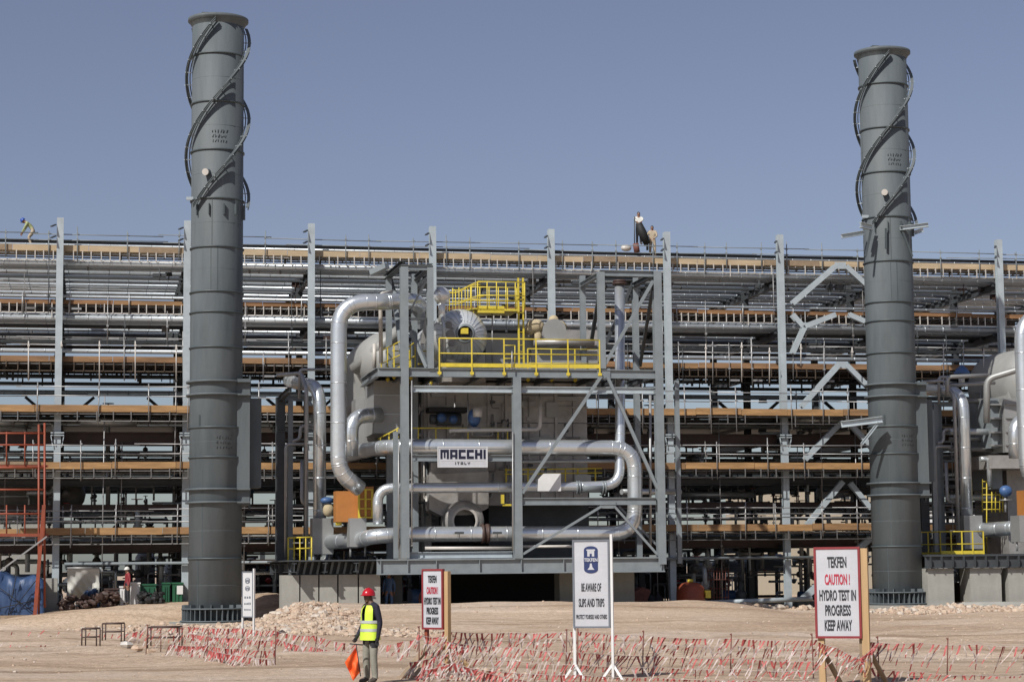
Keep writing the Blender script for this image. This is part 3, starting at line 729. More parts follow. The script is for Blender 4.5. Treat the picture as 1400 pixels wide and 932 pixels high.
for z, va, vb, n in levels + [(Z(690,108), 104, 113, 30), (Z(760,106), 104, 113, 40), (Z(805,106), 103, 113, 40)]:
    for k in range(n):
        u = uL+2+(uR-uL-4)*(k+rng.random())/n; v = rng.uniform(va, vb); p = protos[cnt % 12]
        if cnt < 12: o = p
        else: o = copy_tree(p)
        cnt += 1
        o.location = to_world((u, v, z+rng.uniform(-.35,.35))); o.rotation_euler = (0,0,A+rng.choice((0,0,math.pi,.1,-1.57)))
# risers
def riser(u, v, z0, z1, r, mt, label, group='vertical pipes inside the rack'):
    T = Thing('riser_pipe', label, 'pipe', (u, v, z0), group)
    T.part('pipe', pipe_mb([Vector((u,v,z0)), Vector((u,v,z1)), Vector((u,v+1.0,z1))], r, r*2.5, 1.0, 10), mt)
    m = MB(); m.cyl((u,v,z0+(z1-z0)*.45), r*1.8, .12, 12); T.part('flange', m, 'tubed')
for k in range(120):
    u = uL+(uR-uL)*(k+rng.random())/120; z0 = rng.choice((.0, Z(745,103), Z(700,104))); z1 = z0+rng.uniform(1.2, 3.4)
    riser(u, rng.uniform(102.5, 111), z0, z1, rng.choice((.04,.06,.08,.1)), rng.choice(('alud','galv','tubed','steel','tube')), 'thin grey vertical pipe inside the lower rack')
# pumps and skids at ground level inside the rack
def pump(u, v, s, mt, label='small pump set on a low plinth under the rack'):
    z = gzf(u, v); T = Thing('pump', label, 'pump', (u, v, z), 'pump sets under the rack')
    m = MB(); m.box((u-.8*s, v-.4*s, z-.05), (u+.8*s, v+.4*s, z+.25*s)); T.part('plinth', m, 'conc')
    m = MB(); m.cyl((u-.6*s, v, z+.6*s), .26*s, .7*s, 16, axis=(1,0,0)); T.part('motor', m, mt)
    m = MB(); m.ball((u+.45*s, v, z+.6*s), .3*s, 14, 10); m.cyl((u+.45*s, v, z+.6*s), .1*s, .7*s, 12); T.part('casing', m, 'steel')
    m = MB(); m.cyl((u+.1*s, v, z+.6*s), .06*s, .25*s, 10, axis=(1,0,0)); m.cyl((u+.45*s, v, z+1.25*s), .18*s, .06*s, 12); T.part('coupling', m, 'tubed')
for k in range(12): pump(cols[0]+4+k*4.7+rng.uniform(-1,1), rng.uniform(104, 110), rng.uniform(.8,1.2), rng.choice(('steel','blue','steeldk','tubed')))
# scaffold standards rising through the lower rack
for k in range(34):
    u = uL+1+(uR-uL-2)*(k+rng.random()*.8)/34; m = MB(); z1 = rng.choice((Z(520,100), Z(600,100), Z(690,100), Z(540,100)))
    v = rng.uniform(100.2, 102.4); z0 = rng.choice((gzf(u,v)-.05, Z(735,100), Z(650,100))); z0 = min(z0, z1-1.5)
    m.tube([(u,v,z0),(u+rng.uniform(-.05,.05),v,z1)], .027, 8)
    for q in range(2):
        m.cbox((u, v, z0+(z1-z0)*rng.random()), (.1,.1,.1))
    single('scaffold_standard', m, rng.choice(('tube','tubed')), 'upright scaffold tube standing in front of the rack', 'scaffold tube', group='upright scaffold tubes in the rack')
for x, y0, y1 in ((39,466,520),(84,466,476),(136,466,521),(185,466,520),(241,471,520),(965,470,523),(1014,468,522),(1052,475,523),(1095,470,500),(1165,475,490),(1212,480,560),(1290,470,560),(1345,478,520)):
    m = MB(); m.tube([F(x,y0,100.0), F(x,y1,100.0)], .03, 8); m.cbox(F(x,y0+6,100), (.1,.1,.1))
    single('scaffold_standard', m, 'cream', 'pale upright scaffold tube across the brown scaffold deck', 'scaffold tube', group='pale scaffold tubes across the brown deck')

# ------------------------------------------------------------------ things beyond and under the rack
m = MB(); bV = 150.0
def bld(px0, px1, py0, py1, V, mats_, name, label, cat, dep=8, windows=()):
    p0 = F(px0, py0, V); p1 = F(px1, py1, V); zg = gzf(p0[0], V)-.5
    T = Thing(name, label, cat, (p0[0], V, zg)); m = MB(); m.box((p0[0], V, zg), (p1[0], V+dep, p0[2])); w = T.part('wall', m, mats_)
    m = MB(); m.box((p0[0]-.15, V-.15, p0[2]+.003), (p1[0]+.15, V+dep+.15, p0[2]+.35)); T.part('parapet', m, mats_)
    for (a, b, c, d) in windows:
        q0 = F(a, b, V); q1 = F(c, d, V); m = MB(); m.box((q0[0], V-.06, q1[2]), (q1[0], V+.1, q0[2])); f = T.part('window', m, 'steeldk')
        m = MB(); n = max(1, int((q1[0]-q0[0])/.5))
        for k in range(n+1): x = q0[0]+(q1[0]-q0[0])*k/n; m.box((x-.04, V-.12, q1[2]), (x+.04, V-.062, q0[2]))
        T.part('frame', m, 'white', f)
    return T
bld(1035, 1250, 668, 850, bV, 'beige', 'beige_building', 'plain beige rendered building seen through the right end of the rack', 'building', windows=((1148,670,1162,682),(1096,800,1128,835)))
bld(1262, 1420, 700, 850, 165, 'white', 'white_building', 'pale building with a barred window behind the right boiler piers', 'building', windows=((1311,780,1330,815),))
bld(-60, 70, 705, 850, 125, 'conc', 'concrete_building', 'low pale concrete wall building behind the orange scaffold tower', 'building', 6)
# horizontal vessel on the left
T = Thing('horizontal_vessel', 'beige horizontal pressure vessel lying behind the orange scaffold tower', 'vessel', F(40,676,108))
p = F(103, 676, 108); m = MB(); m.lathe(Vector((p[0]-12, 108, p[2])), [(0.02,-.5),(.5,-.35),(.72,0),(.72,12),(.6,12.28),(.35,12.45),(.02,12.52)], 28, (1,0,0)); T.part('shell', m, 'pvc')
for q in (p[0]-1.5, p[0]-7):
    m = MB(); m.box((q-.15,107.6,p[2]-1.3),(q+.15,108.4,p[2]-.5)); T.part('saddle', m, 'steeldk')
# white vessels/pipes bright pieces under walkways
def drum_row(x0, x1, y, v, r, label):
    a = F(x0,y,v); b = F(x1,y,v); m = MB(); m.tube([a,b], r, 18); T = Thing('short_pipe', label, 'pipe', a, 'short fat pipes inside the rack'); T.part('shell', m, 'alud')
    m = MB(); m.cyl(b, r*1.25, .08, 18, axis=(b-a).normalized()); T.part('flange', m, 'tubed')
drum_row(110, 185, 577, 101.8, .2, 'short fat silver pipe under the upper golden walkway, left of the left stack')
drum_row(-20, 17, 577, 101.8, .2, 'short fat silver pipe under the upper golden walkway at the left edge')
drum_row(108, 152, 742, 103, .22, 'short fat silver pipe above the white tent')
drum_row(925, 1030, 676, 104, .16, 'silver pipe cluster member right of the boiler steelwork')
drum_row(1085, 1180, 574, 102, .13, 'silver pipe under the walkway beside the right stack')
drum_row(960, 1050, 688, 103, .1, 'thin silver pipe right of the boiler steelwork above the lowest guard rails')
# orange scaffold tower on the left
T = Thing('scaffold_tower', 'orange-red painted scaffold tower with rails at the left edge', 'scaffold', F(55,830,97.5))
m = MB()
OV = 97.5
for x, y0, y1 in ((53,580,848),(61,578,830)):
    m = MB(); m.tube([F(x,y0,OV), F(x,y1,OV)], .05, 8); T.part('post', m, 'scafor')
m = MB(); m.bar(F(47,848,OV-.3), F(60,690,OV-.3), .16, .12); T.part('raking_strut', m, 'scafor')
for y in (592, 608, 639, 669, 702):
    m = MB(); m.tube([F(-40,y,OV), F(61,y,OV)], .045, 8); T.part('rail', m, 'scafor')
m = MB(); m.bar(F(-40,731,OV), F(66,731,OV), .1,.14); m.bar(F(-40,637,OV+.1), F(66,637,OV+.1), .1, .1); T.part('beam', m, 'scafor')
m = MB(); m.bar(F(0,780,OV-.4), F(64,733,OV-.4), .07,.07); T.part('tie_rod', m, 'tube')
for x in (9, 34):
    m = MB(); m.tube([F(x,590,OV), F(x,636,OV)], .035, 8); T.part('post', m, 'scafor')
    m = MB(); m.tube([F(x,690,OV), F(x,731,OV)], .035, 8); T.part('post', m, 'scafor')
m = MB(); p = F(-40,630,OV+.1); q = F(55,630,OV+.1); m.box((p[0],OV+.1,p[2]-.15),(q[0],OV+2,p[2]-.02)); T.part('deck', m, 'woodgrey')
# concrete column block behind
m = MB(); p = F(58,700,100); q = F(78,850,100); m.box((p[0],99.6,gzf(p[0],100)-.2),(q[0],100.4,F(60,790,100)[2])); single('concrete_pier', m, 'conc', 'tapered pale concrete pier beside the orange scaffold tower', 'pier')
# blue tarpaulin
def tarp_mesh(px0, px1, py0, py1, V, dep, seed, droop=.2, N=26):
    rng = random.Random(seed); p0 = F(px0,py0,V); p1 = F(px1,py1,V); m = MB(); vs = []; fs = []
    prof = [(0,0,0),(0,0,.25),(0,0,.5),(0,0,.75),(0,.03,.95),(0,.15,1),(0,.5,1.02),(0,.85,1),(0,.97,.95),(0,1,.7),(0,1,.4),(0,1,0)]
    for i in range(N+1):
        t = i/N; u = p0[0]+(p1[0]-p0[0])*t
        edge = min(1, t*6, (1-t)*6)
        for (_, d, h) in prof:
            hh = h*(1-droop*(1-edge)-.12*math.sin(t*9+seed)*droop*3)
            wr = .09*math.sin(t*31+h*9)+.06*math.sin(t*17-h*14+d*5)+.04*rng.uniform(-1,1)
            vs.append((u+.05*rng.uniform(-1,1), V+dep*d+wr, p1[2]+(p0[2]-p1[2])*hh+.03*rng.uniform(-1,1)))
    n = len(prof)
    for i in range(N):
        for j in range(n-1): fs.append((i*n+j,(i+1)*n+j,(i+1)*n+j+1,i*n+j+1))
    fs += [tuple(range(n)), tuple(range(N*n, N*n+n))[::-1]]
    m._add(vs, fs, True); return m
T = Thing('tarpaulin_heap', 'blue tarpaulin roped over a stack of material at the left edge', 'tarpaulin', F(20,845,98.3))
T.part('sheet', tarp_mesh(-30, 59, 786, 850, 98.3, 3, 2), 'tarp')
m = MB()
for a, b in (((-5,800),(58,845)),((8,845),(50,792)),((22,788),(10,846)),((-5,832),(57,818))):
    m.tube([F(*a,98.12), F(*b,98.12)], .02, 5)
T.part('rope', m, 'black')
m = MB(); m.bar(F(-10,843,97.6), F(38,842,97.6), .12,.12); single('timber_baulk', m, 'woodgrey', 'grey timber baulk lying in front of the blue tarpaulin', 'timber')
T = Thing('canvas_shelter', 'white canvas sheet shelter tied between rack columns, left of the left stack', 'tent', F(110,780,104))
def sheet(px0, px1, py0, py1, V, seed, sag=.25, N=20):
    m = MB(); vs = []; fs = []; rng = random.Random(seed)
    for i in range(N+1):
        for j in range(N+1):
            t = i/N; h = j/N; p = F(px0+(px1-px0)*t, py0+(py1-py0)*(h*(1-sag*t*(1-t)*2)), V)
            vs.append((p[0], V+.25*math.sin(t*8+h*5)*h+.12*math.sin(t*23-h*15)*h+.9*h, p[2]))
    for i in range(N):
        for j in range(N): fs.append((i*(N+1)+j,(i+1)*(N+1)+j,(i+1)*(N+1)+j+1,i*(N+1)+j+1))
    m._add(vs, fs, True)
    o = len(vs); m._add([Vector(v)+Vector((0,.02,0)) for v in vs], fs, True); return m
T.part('sheet', sheet(92, 136, 777, 823, 100.1, 3), 'tent')
m = MB(); m.tube([F(92,776,100.1), F(136,776,100.1)], .04, 8); T.part('pole', m, 'tube')
T.part('lower_sheet', tarp_mesh(116, 136, 806, 832, 99.6, .6, 5), 'tarp')
# white portable cabinets, green skips
def cabinet(x0, x1, y0, y1, V, mt, name, label, cat, dep=.9, lid=True):
    p = F(x0,y0,V); q = F(x1,y1,V); T = Thing(name, label, cat, ((p[0]+q[0])/2, V, q[2])); m = MB()
    m.box((p[0],V,q[2]-.05),(q[0],V+dep,p[2])); T.part('body', m, mt)
    m = MB(); m.box((p[0]-.03,V-.04,p[2]+.003),(q[0]+.03,V+dep+.03,p[2]+.07)); T.part('lid', m, mt)
    m = MB(); n = 3
    for k in range(n): x = p[0]+(q[0]-p[0])*(k+.5)/n; m.box((x-.03,V-.045,q[2]+.1),(x+.03,V-.002,p[2]-.1))
    T.part('ribs', m, mt); return T
cabinet(178, 191, 798, 831, 99.3, 'white', 'white_tank', 'tall white plastic tank standing under the rack', 'tank')
cabinet(164, 174, 803, 834, 99.3, 'white', 'white_drum_stack', 'shorter white box left of the tall white tank', 'box')
G = 'green waste skips under the rack'
cabinet(193, 213, 800, 828, 99.7, 'green', 'waste_skip', 'green waste skip right next to the tall white tank', 'skip', 2).o['group'] = G
cabinet(223, 232, 798, 829, 99.8, 'green', 'waste_skip', 'narrow-looking green waste skip between two rack uprights', 'skip', 2).o['group'] = G
cabinet(236, 250, 798, 828, 99.6, 'green', 'waste_skip', 'green waste skip nearest the left stack, with a white placard', 'skip', 2).o['group'] = G
m = MB(); p = F(246,806,99.5); m.cbox((p[0],99.55,p[2]), (.28,.03,.4)); single('white_placard', m, 'white', 'small white placard on the green skip beside the left stack', 'placard')
m = MB(); p = F(196,822,102); rng = random.Random(9)
for k in range(60): rock(m, (F(rng.uniform(192,222),824,98.8)[0], 98.8+rng.uniform(0,.5), gzf(p[0],98.8)+rng.uniform(0,.5)), rng.uniform(.1,.2), rng)
single('black_sacks', m, 'black', 'low pile of black sacks in front of the green skips', 'sacks', kind='stuff')
m = MB()
for k in range(90):
    u = F(rng.uniform(84,160),838,99)[0]; rock(m, (u, 98.6+rng.uniform(0,1.0), gzf(u,99)+rng.uniform(0,.6)), rng.uniform(.08,.22), rng)
single('scrap_heap', m, 'brownst', 'dark rusty scrap heaped under the white canvas shelter', 'scrap', kind='stuff')
cabinet(143, 161, 806, 836, 99.4, 'brownst', 'open_crate', 'rusty brown open frame crate left of the white boxes', 'crate')
# red tank, frame and other things right of the boiler
T = Thing('red_tank', 'orange-red rounded tank on the ground just right of the boiler base', 'tank', F(944,836,95.5))
p = F(944,810,95.5); m = MB(); m.lathe(Vector((p[0],95.5,0)), [(.02,F(944,829,95.5)[2]),(.62,F(944,829,95.5)[2]),(.68,F(944,822,95.5)[2]),(.66,F(944,803,95.5)[2]),(.45,F(944,797,95.5)[2]),(.1,F(944,795,95.5)[2]),(.02,F(944,795,95.5)[2])], 28); T.part('body', m, 'scafor')
m = MB(); m.cyl((p[0],95.5,F(944,796,95.5)[2]), .14,.16,12); T.part('cap', m, 'yellow')
m = MB(); m.cbox((p[0]+.75,95.2,F(944,812,95.5)[2]), (.25,.25,.35)); T.part('fitting', m, 'yellow')
T = Thing('red_hopper', 'faded red tilted chute lying under the right end of the boiler base', 'chute', F(868,820,96))
m = MB(); m.poly([F(858,822,96),(F(885,822,96)),F(890,806,96),F(878,802,96),F(862,812,96)], (0,1,0), 1.0); T.part('body', m, 'rust')
for k, (x, h) in enumerate(((877,22),(890,16),(900,20))):
    p = F(x, 826, 97); m = MB(); m.lathe(Vector((p[0],97,p[2]-.2)), [(.02,0),(.3,0),(.32,.25),(.24,.5),(.12,.62),(.02,h*.036+.1)], 14)
    single('black_bag', m, 'black', ['tallest black tied bag beside the faded red chute','short black tied bag in the middle of three','black tied bag nearest the boiler end column'][k], 'bag', group='black bags under the boiler base end')
T = Thing('wire_reel', 'steel cage of reinforcement bars standing behind the red tank', 'cage', F(980,820,101.6))
for x in range(968, 997, 4):
    m = MB(); m.tube([F(x,776,101.6),F(x,824,101.6)], .02, 6); T.part('bar', m, 'rust')
for y in (780,792,804,816):
    m = MB(); m.tube([F(966,y,101.6),F(997,y,101.6)], .02, 6); T.part('hoop', m, 'rust')

# ------------------------------------------------------------------ boiler unit
VB = VF+4.0                                       # back row of the front steel towers
SF = Thing('boiler_steelwork', 'grey bolted steel frame with yellow railed platform standing around the big boiler', 'steel frame', F(707,783,VF))
def col(pts, w=.32, m='steel', name='column', v=VF):
    b = MB(); b.ibeam(F(pts[0],pts[1],v), F(pts[2],pts[3],v), w, w, (0,1,0) ); return SF.part(name, b, m)
def colv(x, ytop, ybot, v, w=.30, m='steel'):
    p = F(x, (ytop+ybot)/2, v); z0 = F(x,ybot,v)[2]; z1 = F(x,ytop,v)[2]
    b = MB(); b.ibeam((p[0],v,z0),(p[0],v,z1), w, w, (0,1,0)); return SF.part('column', b, m)
colv(553, 365, 763, VF, .34); colv(707, 516, 763, VF, .36); colv(901, 371, 771, VF, .36)
colv(588, 366, 504, VF, .28); colv(822, 372, 504, VF, .30)
colv(532, 377, 770, VB, .26); colv(567, 375, 770, VB, .26); colv(797, 377, 505, VB, .24); colv(871, 380, 770, VB, .26); colv(927, 520, 770, VB, .2)
colv(541, 590, 763, VF+.4, .2)
zP = F(707,504,VF)[2]                              # platform top
uA, uB = F(517,509,VF)[0], F(897,509,VF)[0]
def beamz(u0, u1, v, z, h, w=.2, m='steel', name='beam', v1=None):
    b = MB(); b.ibeam((u0,v,z),(u1,v1 if v1 is not None else v,z), w, h); return SF.part(name, b, m)
beamz(uA, uB, VF, zP-.2, .38); beamz(uA, uB, VF+5.2, zP-.2, .34)
for x in (517, 553, 600, 660, 707, 760, 822, 860, 897): beamz(F(x,509,VF)[0], F(x,509,VF)[0], VF+.1, zP-.22, .26, .14, 'steeldk', v1=VF+5.1)
beamz(F(562,533,VF)[0], uB, VF+.2, F(700,532,VF)[2], .28, .2, 'galv')
beamz(F(562,625,VF)[0], F(703,625,VF)[0], VF, F(650,626,VF)[2], .28)
beamz(F(712,685,VF)[0], F(897,685,VF)[0], VF, F(800,685,VF)[2], .32)
beamz(F(560,758,VF)[0], F(703,758,VF)[0], VF+.4, F(650,758,VF)[2], .28, .2, 'galv')
zB = F(707,773,VF)[2]
bb = beamz(F(515,774,VF)[0], F(908,774,VF)[0], VF, zB, .66, .3, 'steel', 'base_beam')
for x in (520, 557, 596, 655, 712, 770, 830, 903):
    b = MB(); b.cbox((F(x,773,VF)[0], VF-.07, zB), (.03,.14,.55)); SF.part('web_stiffener', b, 'steel', bb)
beamz(F(390,777,92)[0], F(516,777,92)[0], VF+1.6, zB-.02, .6, .3, 'steeldk', 'base_beam')
for k in range(14):
    u = F(392+k*9,777,92)[0]; b = MB(); b.bar((u, VF+1.40, zB-.28),(u+.12, VF+1.40, zB+.26), .05,.1); SF.part('web_stiffener', b, 'steel')
for v in (VF+5, VF+10): beamz(F(380,774,VF)[0]+.5, F(908,774,VF)[0], v, zB, .6, .3, 'steeldk', 'base_beam')
for x in range(400, 905, 42): beamz(F(x,774,VF+1)[0], F(x,774,VF+1)[0], VF+.2, zB, .4, .2, 'steeldk', v1=VF+10)
b = MB(); b.box((F(392,774,VF)[0], VF+.25, zB+.27), (F(905,774,VF)[0], VF+10, zB+.33)); SF.part('base_deck', b, 'steeldk')
b = MB(); b.box((uA+.1, VF+.12, zP-.03), (F(905,509,VF)[0]-1.6, VF+2.6, zP+.02)); SF.part('platform_deck', b, 'steeldk')
b = MB(); b.box((F(668,509,VF)[0], VF+2.61, zP-.03), (F(822,509,VF)[0], VF+5.0, zP+.02)); SF.part('platform_deck', b, 'steeldk')
b = MB(); b.box((uA+.1, VF+2.61, zP-.03), (F(600,509,VF)[0], VF+5.2, zP+.02)); SF.part('platform_deck', b, 'steeldk')
beamz(uA, uA, VF, zP-.2, .38, .2, 'steel', v1=VF+5.4)
# tops of the towers
beamz(F(548,366,VF)[0], F(592,366,VF)[0], VF, F(570,366,VF)[2], .22); beamz(F(527,374,VB)[0], F(572,374,VB)[0], VB, F(550,374,VB)[2], .22, .2, 'steeldk')
zt = F(570,363,VF)[2]+.1
beamz(F(551,366,VF)[0], F(551,366,VF)[0]-.1, VF-.1, zt-.02, .2, .3, 'steeldk', v1=VB+.6); beamz(F(588,366,VF)[0], F(588,366,VF)[0], VF, zt-.1, .2, .25, 'steeldk', v1=VB)
b = MB(); b.bar(F(508,373,VF+1.2), F(529,363,VF+.6), .3,.24); SF.part('bracket', b, 'steel')
beamz(F(820,374,VF)[0], F(897,374,VF)[0], VF, F(860,374,VF)[2], .26); beamz(F(822,374,VF)[0], F(822,374,VF)[0], VF, F(822,374,VF)[2], .2, .2, 'steel', v1=VB)
beamz(F(897,374,VF)[0], F(897,374,VF)[0], VF, F(897,374,VF)[2], .2, .2, 'steeldk', v1=VB); beamz(F(797,380,VB)[0], F(871,380,VB)[0], VB, F(820,380,VB)[2], .2, .2, 'steeldk')
def br(x0,y0,x1,y1,v0=VF,v1=None,w=.13,m='steel'):
    b = MB(); v1 = v0 if v1 is None else v1; b.bar(F(x0,y0,v0), F(x1,y1,v1), w, w); SF.part('brace', b, m)
br(714,674,822,514,VF-.1); br(830,514,899,668,VF-.1); br(715,757,822,692,VF-.1,None,.1); br(840,692,898,757,VF-.1,None,.1); br(846,692,898,745,VF+3,None,.1)
br(826,500,893,384,VF-.05); br(808,470,822,384,VB,VF,.16,'steeldk'); br(875,500,893,390,VB,VF,.14,'steeldk'); br(828,470,866,385,VB,None,.14,'steeldk')
br(557,432,589,372,VF,None,.08,'steeldk'); br(553,436,588,436,VF,None,.1,'steeldk'); br(562,452,584,502,VF+.6,VF,.16); br(538,400,549,480,VB,VF+.5,.2); br(534,380,548,430,VB,None,.14,'steeldk'); br(572,390,588,378,VB,VF,.14,'steeldk'); br(578,470,586,420,VB,None,.2,'case')
b = MB(); b.cbox(F(825,511,VF-.02), (.6,.1,.5)); b.cbox(F(831,690,VF-.02), (.7,.1,.3)); SF.part('gusset_plate', b, 'steel')
# small column stub at far left end: dark side frame
for x, y0, y1, v, w, mt in ((383,543,792,VF+8,.42,'steeldk'),(397,545,770,VF+7.6,.22,'steel'),(418,545,770,VF+9,.2,'steeldk')):
    colv(x, y0, y1, v, w, mt)
beamz(F(380,545,VF+8)[0], F(426,545,VF+8)[0], VF+7.8, F(400,545,VF+8)[2], .24); beamz(F(380,560,VF+8)[0], F(426,560,VF+8)[0], VF+7.8, F(400,588,VF+8)[2], .1); beamz(F(383,545,VF+8)[0], F(383,545,VF+8)[0], VF+3, F(400,545,VF+8)[2], .24, .2, 'steeldk', v1=VF+8)
for y in (588, 600, 628, 655, 690): beamz(F(383,545,VF+8)[0], F(430,545,VF+8)[0], VF+8.4, F(400,y,VF+8)[2], .09, .09, 'steel')
# railings: posts are parts, rails run between
def railing(T, pts, z0, posts, heights=(.55,1.08), toe=.14, m='yellow', r=.028):
    """pts: list of (u,v) corners"""
    for (a, b) in zip(pts, pts[1:]):
        for h in heights:
            q = MB(); q.tube([(a[0],a[1],z0+h),(b[0],b[1],z0+h)], r, 8); T.part('handrail', q, m)
        if toe:
            q = MB(); q.bar((a[0],a[1],z0+toe/2+.02),(b[0],b[1],z0+toe/2+.02), .03, toe); T.part('toe_plate', q, m)
        L = math.dist(a, b); n = max(1, round(L/posts))
        for k in range(n+1):
            u = a[0]+(b[0]-a[0])*k/n; v = a[1]+(b[1]-a[1])*k/n
            q = MB(); q.cbox((u,v-.02,z0+heights[-1]/2-.18), (.055,.05,heights[-1]+.36)); q.cbox((u,v-.04,z0-.25), (.16,.06,.12)); T.part('railing_post', q, m)
railing(SF, [(F(600,509,VF)[0], VF-.12), (F(819,509,VF)[0], VF-.12)], zP+.02, 1.34, (.62,1.28), .17)
railing(SF, [(F(533,509,VB)[0], VF+4.6), (F(592,509,VB)[0], VF+4.6)], zP+.02, .9, (.6,1.2), .1)
railing(SF, [(F(537,509,VF+3)[0], VF+.6), (F(537,509,VF+3)[0]-.3, VF+4.6)], zP+.02, 1.3, (.6,1.2), .1)
railing(SF, [(F(572,509,VF)[0], VF+.9), (F(572,509,VF)[0], VF+3.6)], zP+.02, 1.2, (.6,1.2), .1)
railing(SF, [(F(725,480,VF+2)[0], VF+2.6), (F(822,480,VF+2)[0], VF+2.6)], zP+.02, 1.0, (.5,1.15), .08, r=.022)
b = MB()
for x in (689,704):
    b.tube([F(x,500,VF+.4), F(x,472,VF+.4)], .025, 6)
for y in (472,485,490): b.tube([F(689,y,VF+.4), F(704,y,VF+.4)], .022, 6)
SF.part('gate', b, 'yellow')
# yellow access platform above the drum, and its ladder
YP = Thing('access_platform', 'bright yellow ladder and caged stair platform rising above the silver steam drum', 'ladder platform', F(712,505,VF+1.2))
vY = VF+3.4
for x in (709, 715.5):
    b = MB(); b.cbox(((F(x,440,vY))[0], vY, (F(x,380,vY)[2]+F(x,503,vY)[2])/2), (.075,.1,F(x,380,vY)[2]-F(x,503,vY)[2])); YP.part('ladder_stile', b, 'yellow')
zz = F(712,503,vY)[2]
for k in range(13):
    b = MB(); z = zz+.3*(k+.5); b.tube([(F(709,440,vY)[0],vY,z),(F(715.5,440,vY)[0],vY,z)], .018, 6); YP.part('ladder_rung', b, 'yellow')
zp = F(680,424,vY)[2]; ua, ub = F(650,424,vY)[0], F(714,424,vY)[0]
b = MB(); b.box((ua,vY-.6,zp-.1),(ub-.3,vY+1.2,zp)); YP.part('deck', b, 'yellow')
b = MB(); b.box((ua,vY-.6,zp-.2),(F(686,424,vY)[0],vY-.5,zp+.12)); YP.part('toe_plate', b, 'yellow')
for (a, b_) in (((ua,vY-.6),(ub,vY-.6)), ((ua,vY+1.2),(ub,vY+1.2))):
    for h in (.6, 1.22):
        q = MB(); q.tube([(a[0],a[1],zp+h),(b_[0],b_[1],zp+h)], .028, 8); YP.part('handrail', q, 'yellow')
    for k in range(6):
        u = a[0]+(b_[0]-a[0])*k/5; q = MB(); q.tube([(u,a[1],zp),(u,a[1],zp+1.22)], .025, 8); YP.part('railing_post', q, 'yellow')
us = F(616,416,vY)[0]; zs = F(616,417,vY)[2]-.35
for v in (vY-.6, vY+.3):
    for h in (.55,1.2):
        q = MB(); q.tube(fillet([(us,v,zs+h*.8),(us+.35,v,zs+h*.8),(ua-.05,v,zp+h),(ua+.3,v,zp+h)], .2), .026, 8); YP.part('handrail', q, 'yellow')
    for k in range(4):
        t = k/4; u = us+(ua-us)*t; q = MB(); q.tube([(u,v,zs+(zp-zs)*t),(u,v,zs+(zp-zs)*t+1.05)], .022, 8); YP.part('railing_post', q, 'yellow')
for k in range(6):
    t = (k+.5)/6; q = MB(); q.cbox((us+(ua-us)*t, vY-.15, zs+(zp-zs)*t), (.2,.9,.04)); YP.part('stair_tread', q, 'yellow')
q = MB(); q.tube([F(673,424,vY), F(673,505,vY)], .03, 8); q.tube([F(652,426,vY+1), F(652,500,vY+1)], .03, 8); YP.part('prop', q, 'tube')

# boiler body
BO = Thing('boiler', 'large boiler with dusty grey-brown casing and a shiny silver drum end', 'boiler', F(680,765,VF+4.5))
vC = VF+4.6
def cbx(x0,y0,x1,y1,v,dep): p = F(x0,y0,v); q = F(x1,y1,v); b = MB(); b.box((p[0],v,q[2]),(q[0],v+dep,p[2])); return b
BO.part('casing', cbx(560,522,804,690,vC,6), 'case')
b = MB()
for x in (586, 668, 692, 760): p = F(x,600,vC); b.cbox((p[0], vC-.07, (F(x,524,vC)[2]+F(x,688,vC)[2])/2), (.13,.14,F(x,524,vC)[2]-F(x,688,vC)[2]))
for y in (556, 600, 640): b.cbox(((F(561,y,vC)[0]+F(803,y,vC)[0])/2, vC-.05, F(680,y,vC)[2]), (F(803,y,vC)[0]-F(561,y,vC)[0], .095,.06))
BO.part('casing_stiffeners', b, 'case')
b = MB()
for x in (610, 640, 715, 738, 783): p = F(x,600,vC); b.cbox((p[0], vC-.012, (F(x,524,vC)[2]+F(x,688,vC)[2])/2), (.03,.02,F(x,524,vC)[2]-F(x,688,vC)[2]))
for y in (540, 578, 622): b.cbox(((F(669,y,vC)[0]+F(803,y,vC)[0])/2, vC-.01, F(680,y,vC)[2]), (F(803,y,vC)[0]-F(669,y,vC)[0], .016,.035))
BO.part('panel_seams', b, 'steeldk')
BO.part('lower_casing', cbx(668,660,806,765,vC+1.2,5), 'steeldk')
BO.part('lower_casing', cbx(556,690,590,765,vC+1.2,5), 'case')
# burner hopper
vH = vC-1.3
b = MB(); P = [F(587,648,vH),F(668,644,vH),F(668,694,vH),F(650,703,vH),F(604,705,vH),F(587,696,vH)]; b.poly(P, (0,1,0), 1.3); BO.part('burner_hopper', b, 'case')
BO.part('burner_hood', cbx(589,632,667,660,vH+.35,1.0), 'case')
q = F(633,712,vH-.1); b = MB()
b.lathe(Vector(q), [(.62,-.5),(.86,-.45),(.92,-.3),(.92,.6)], 32, (0,1,0)); b.lathe(Vector(q), [(.62,-.5),(.6,.1),(.5,.5)], 32, (0,1,0)); rg = BO.part('burner_throat', b, 'case')
b = MB(); b.cyl(Vector(q)+Vector((0,.12,0)), .58, .1, 28, axis=(0,1,0)); BO.part('throat_dark_disc', b, 'black', rg)  # black disc stands in for the darkness inside the throat
b = MB(); b.lathe(Vector(q), [(.50,-.52),(.62,-.54),(.62,-.44),(.5,-.42)], 28, (0,1,0)); BO.part('throat_ring', b, 'cream', rg)
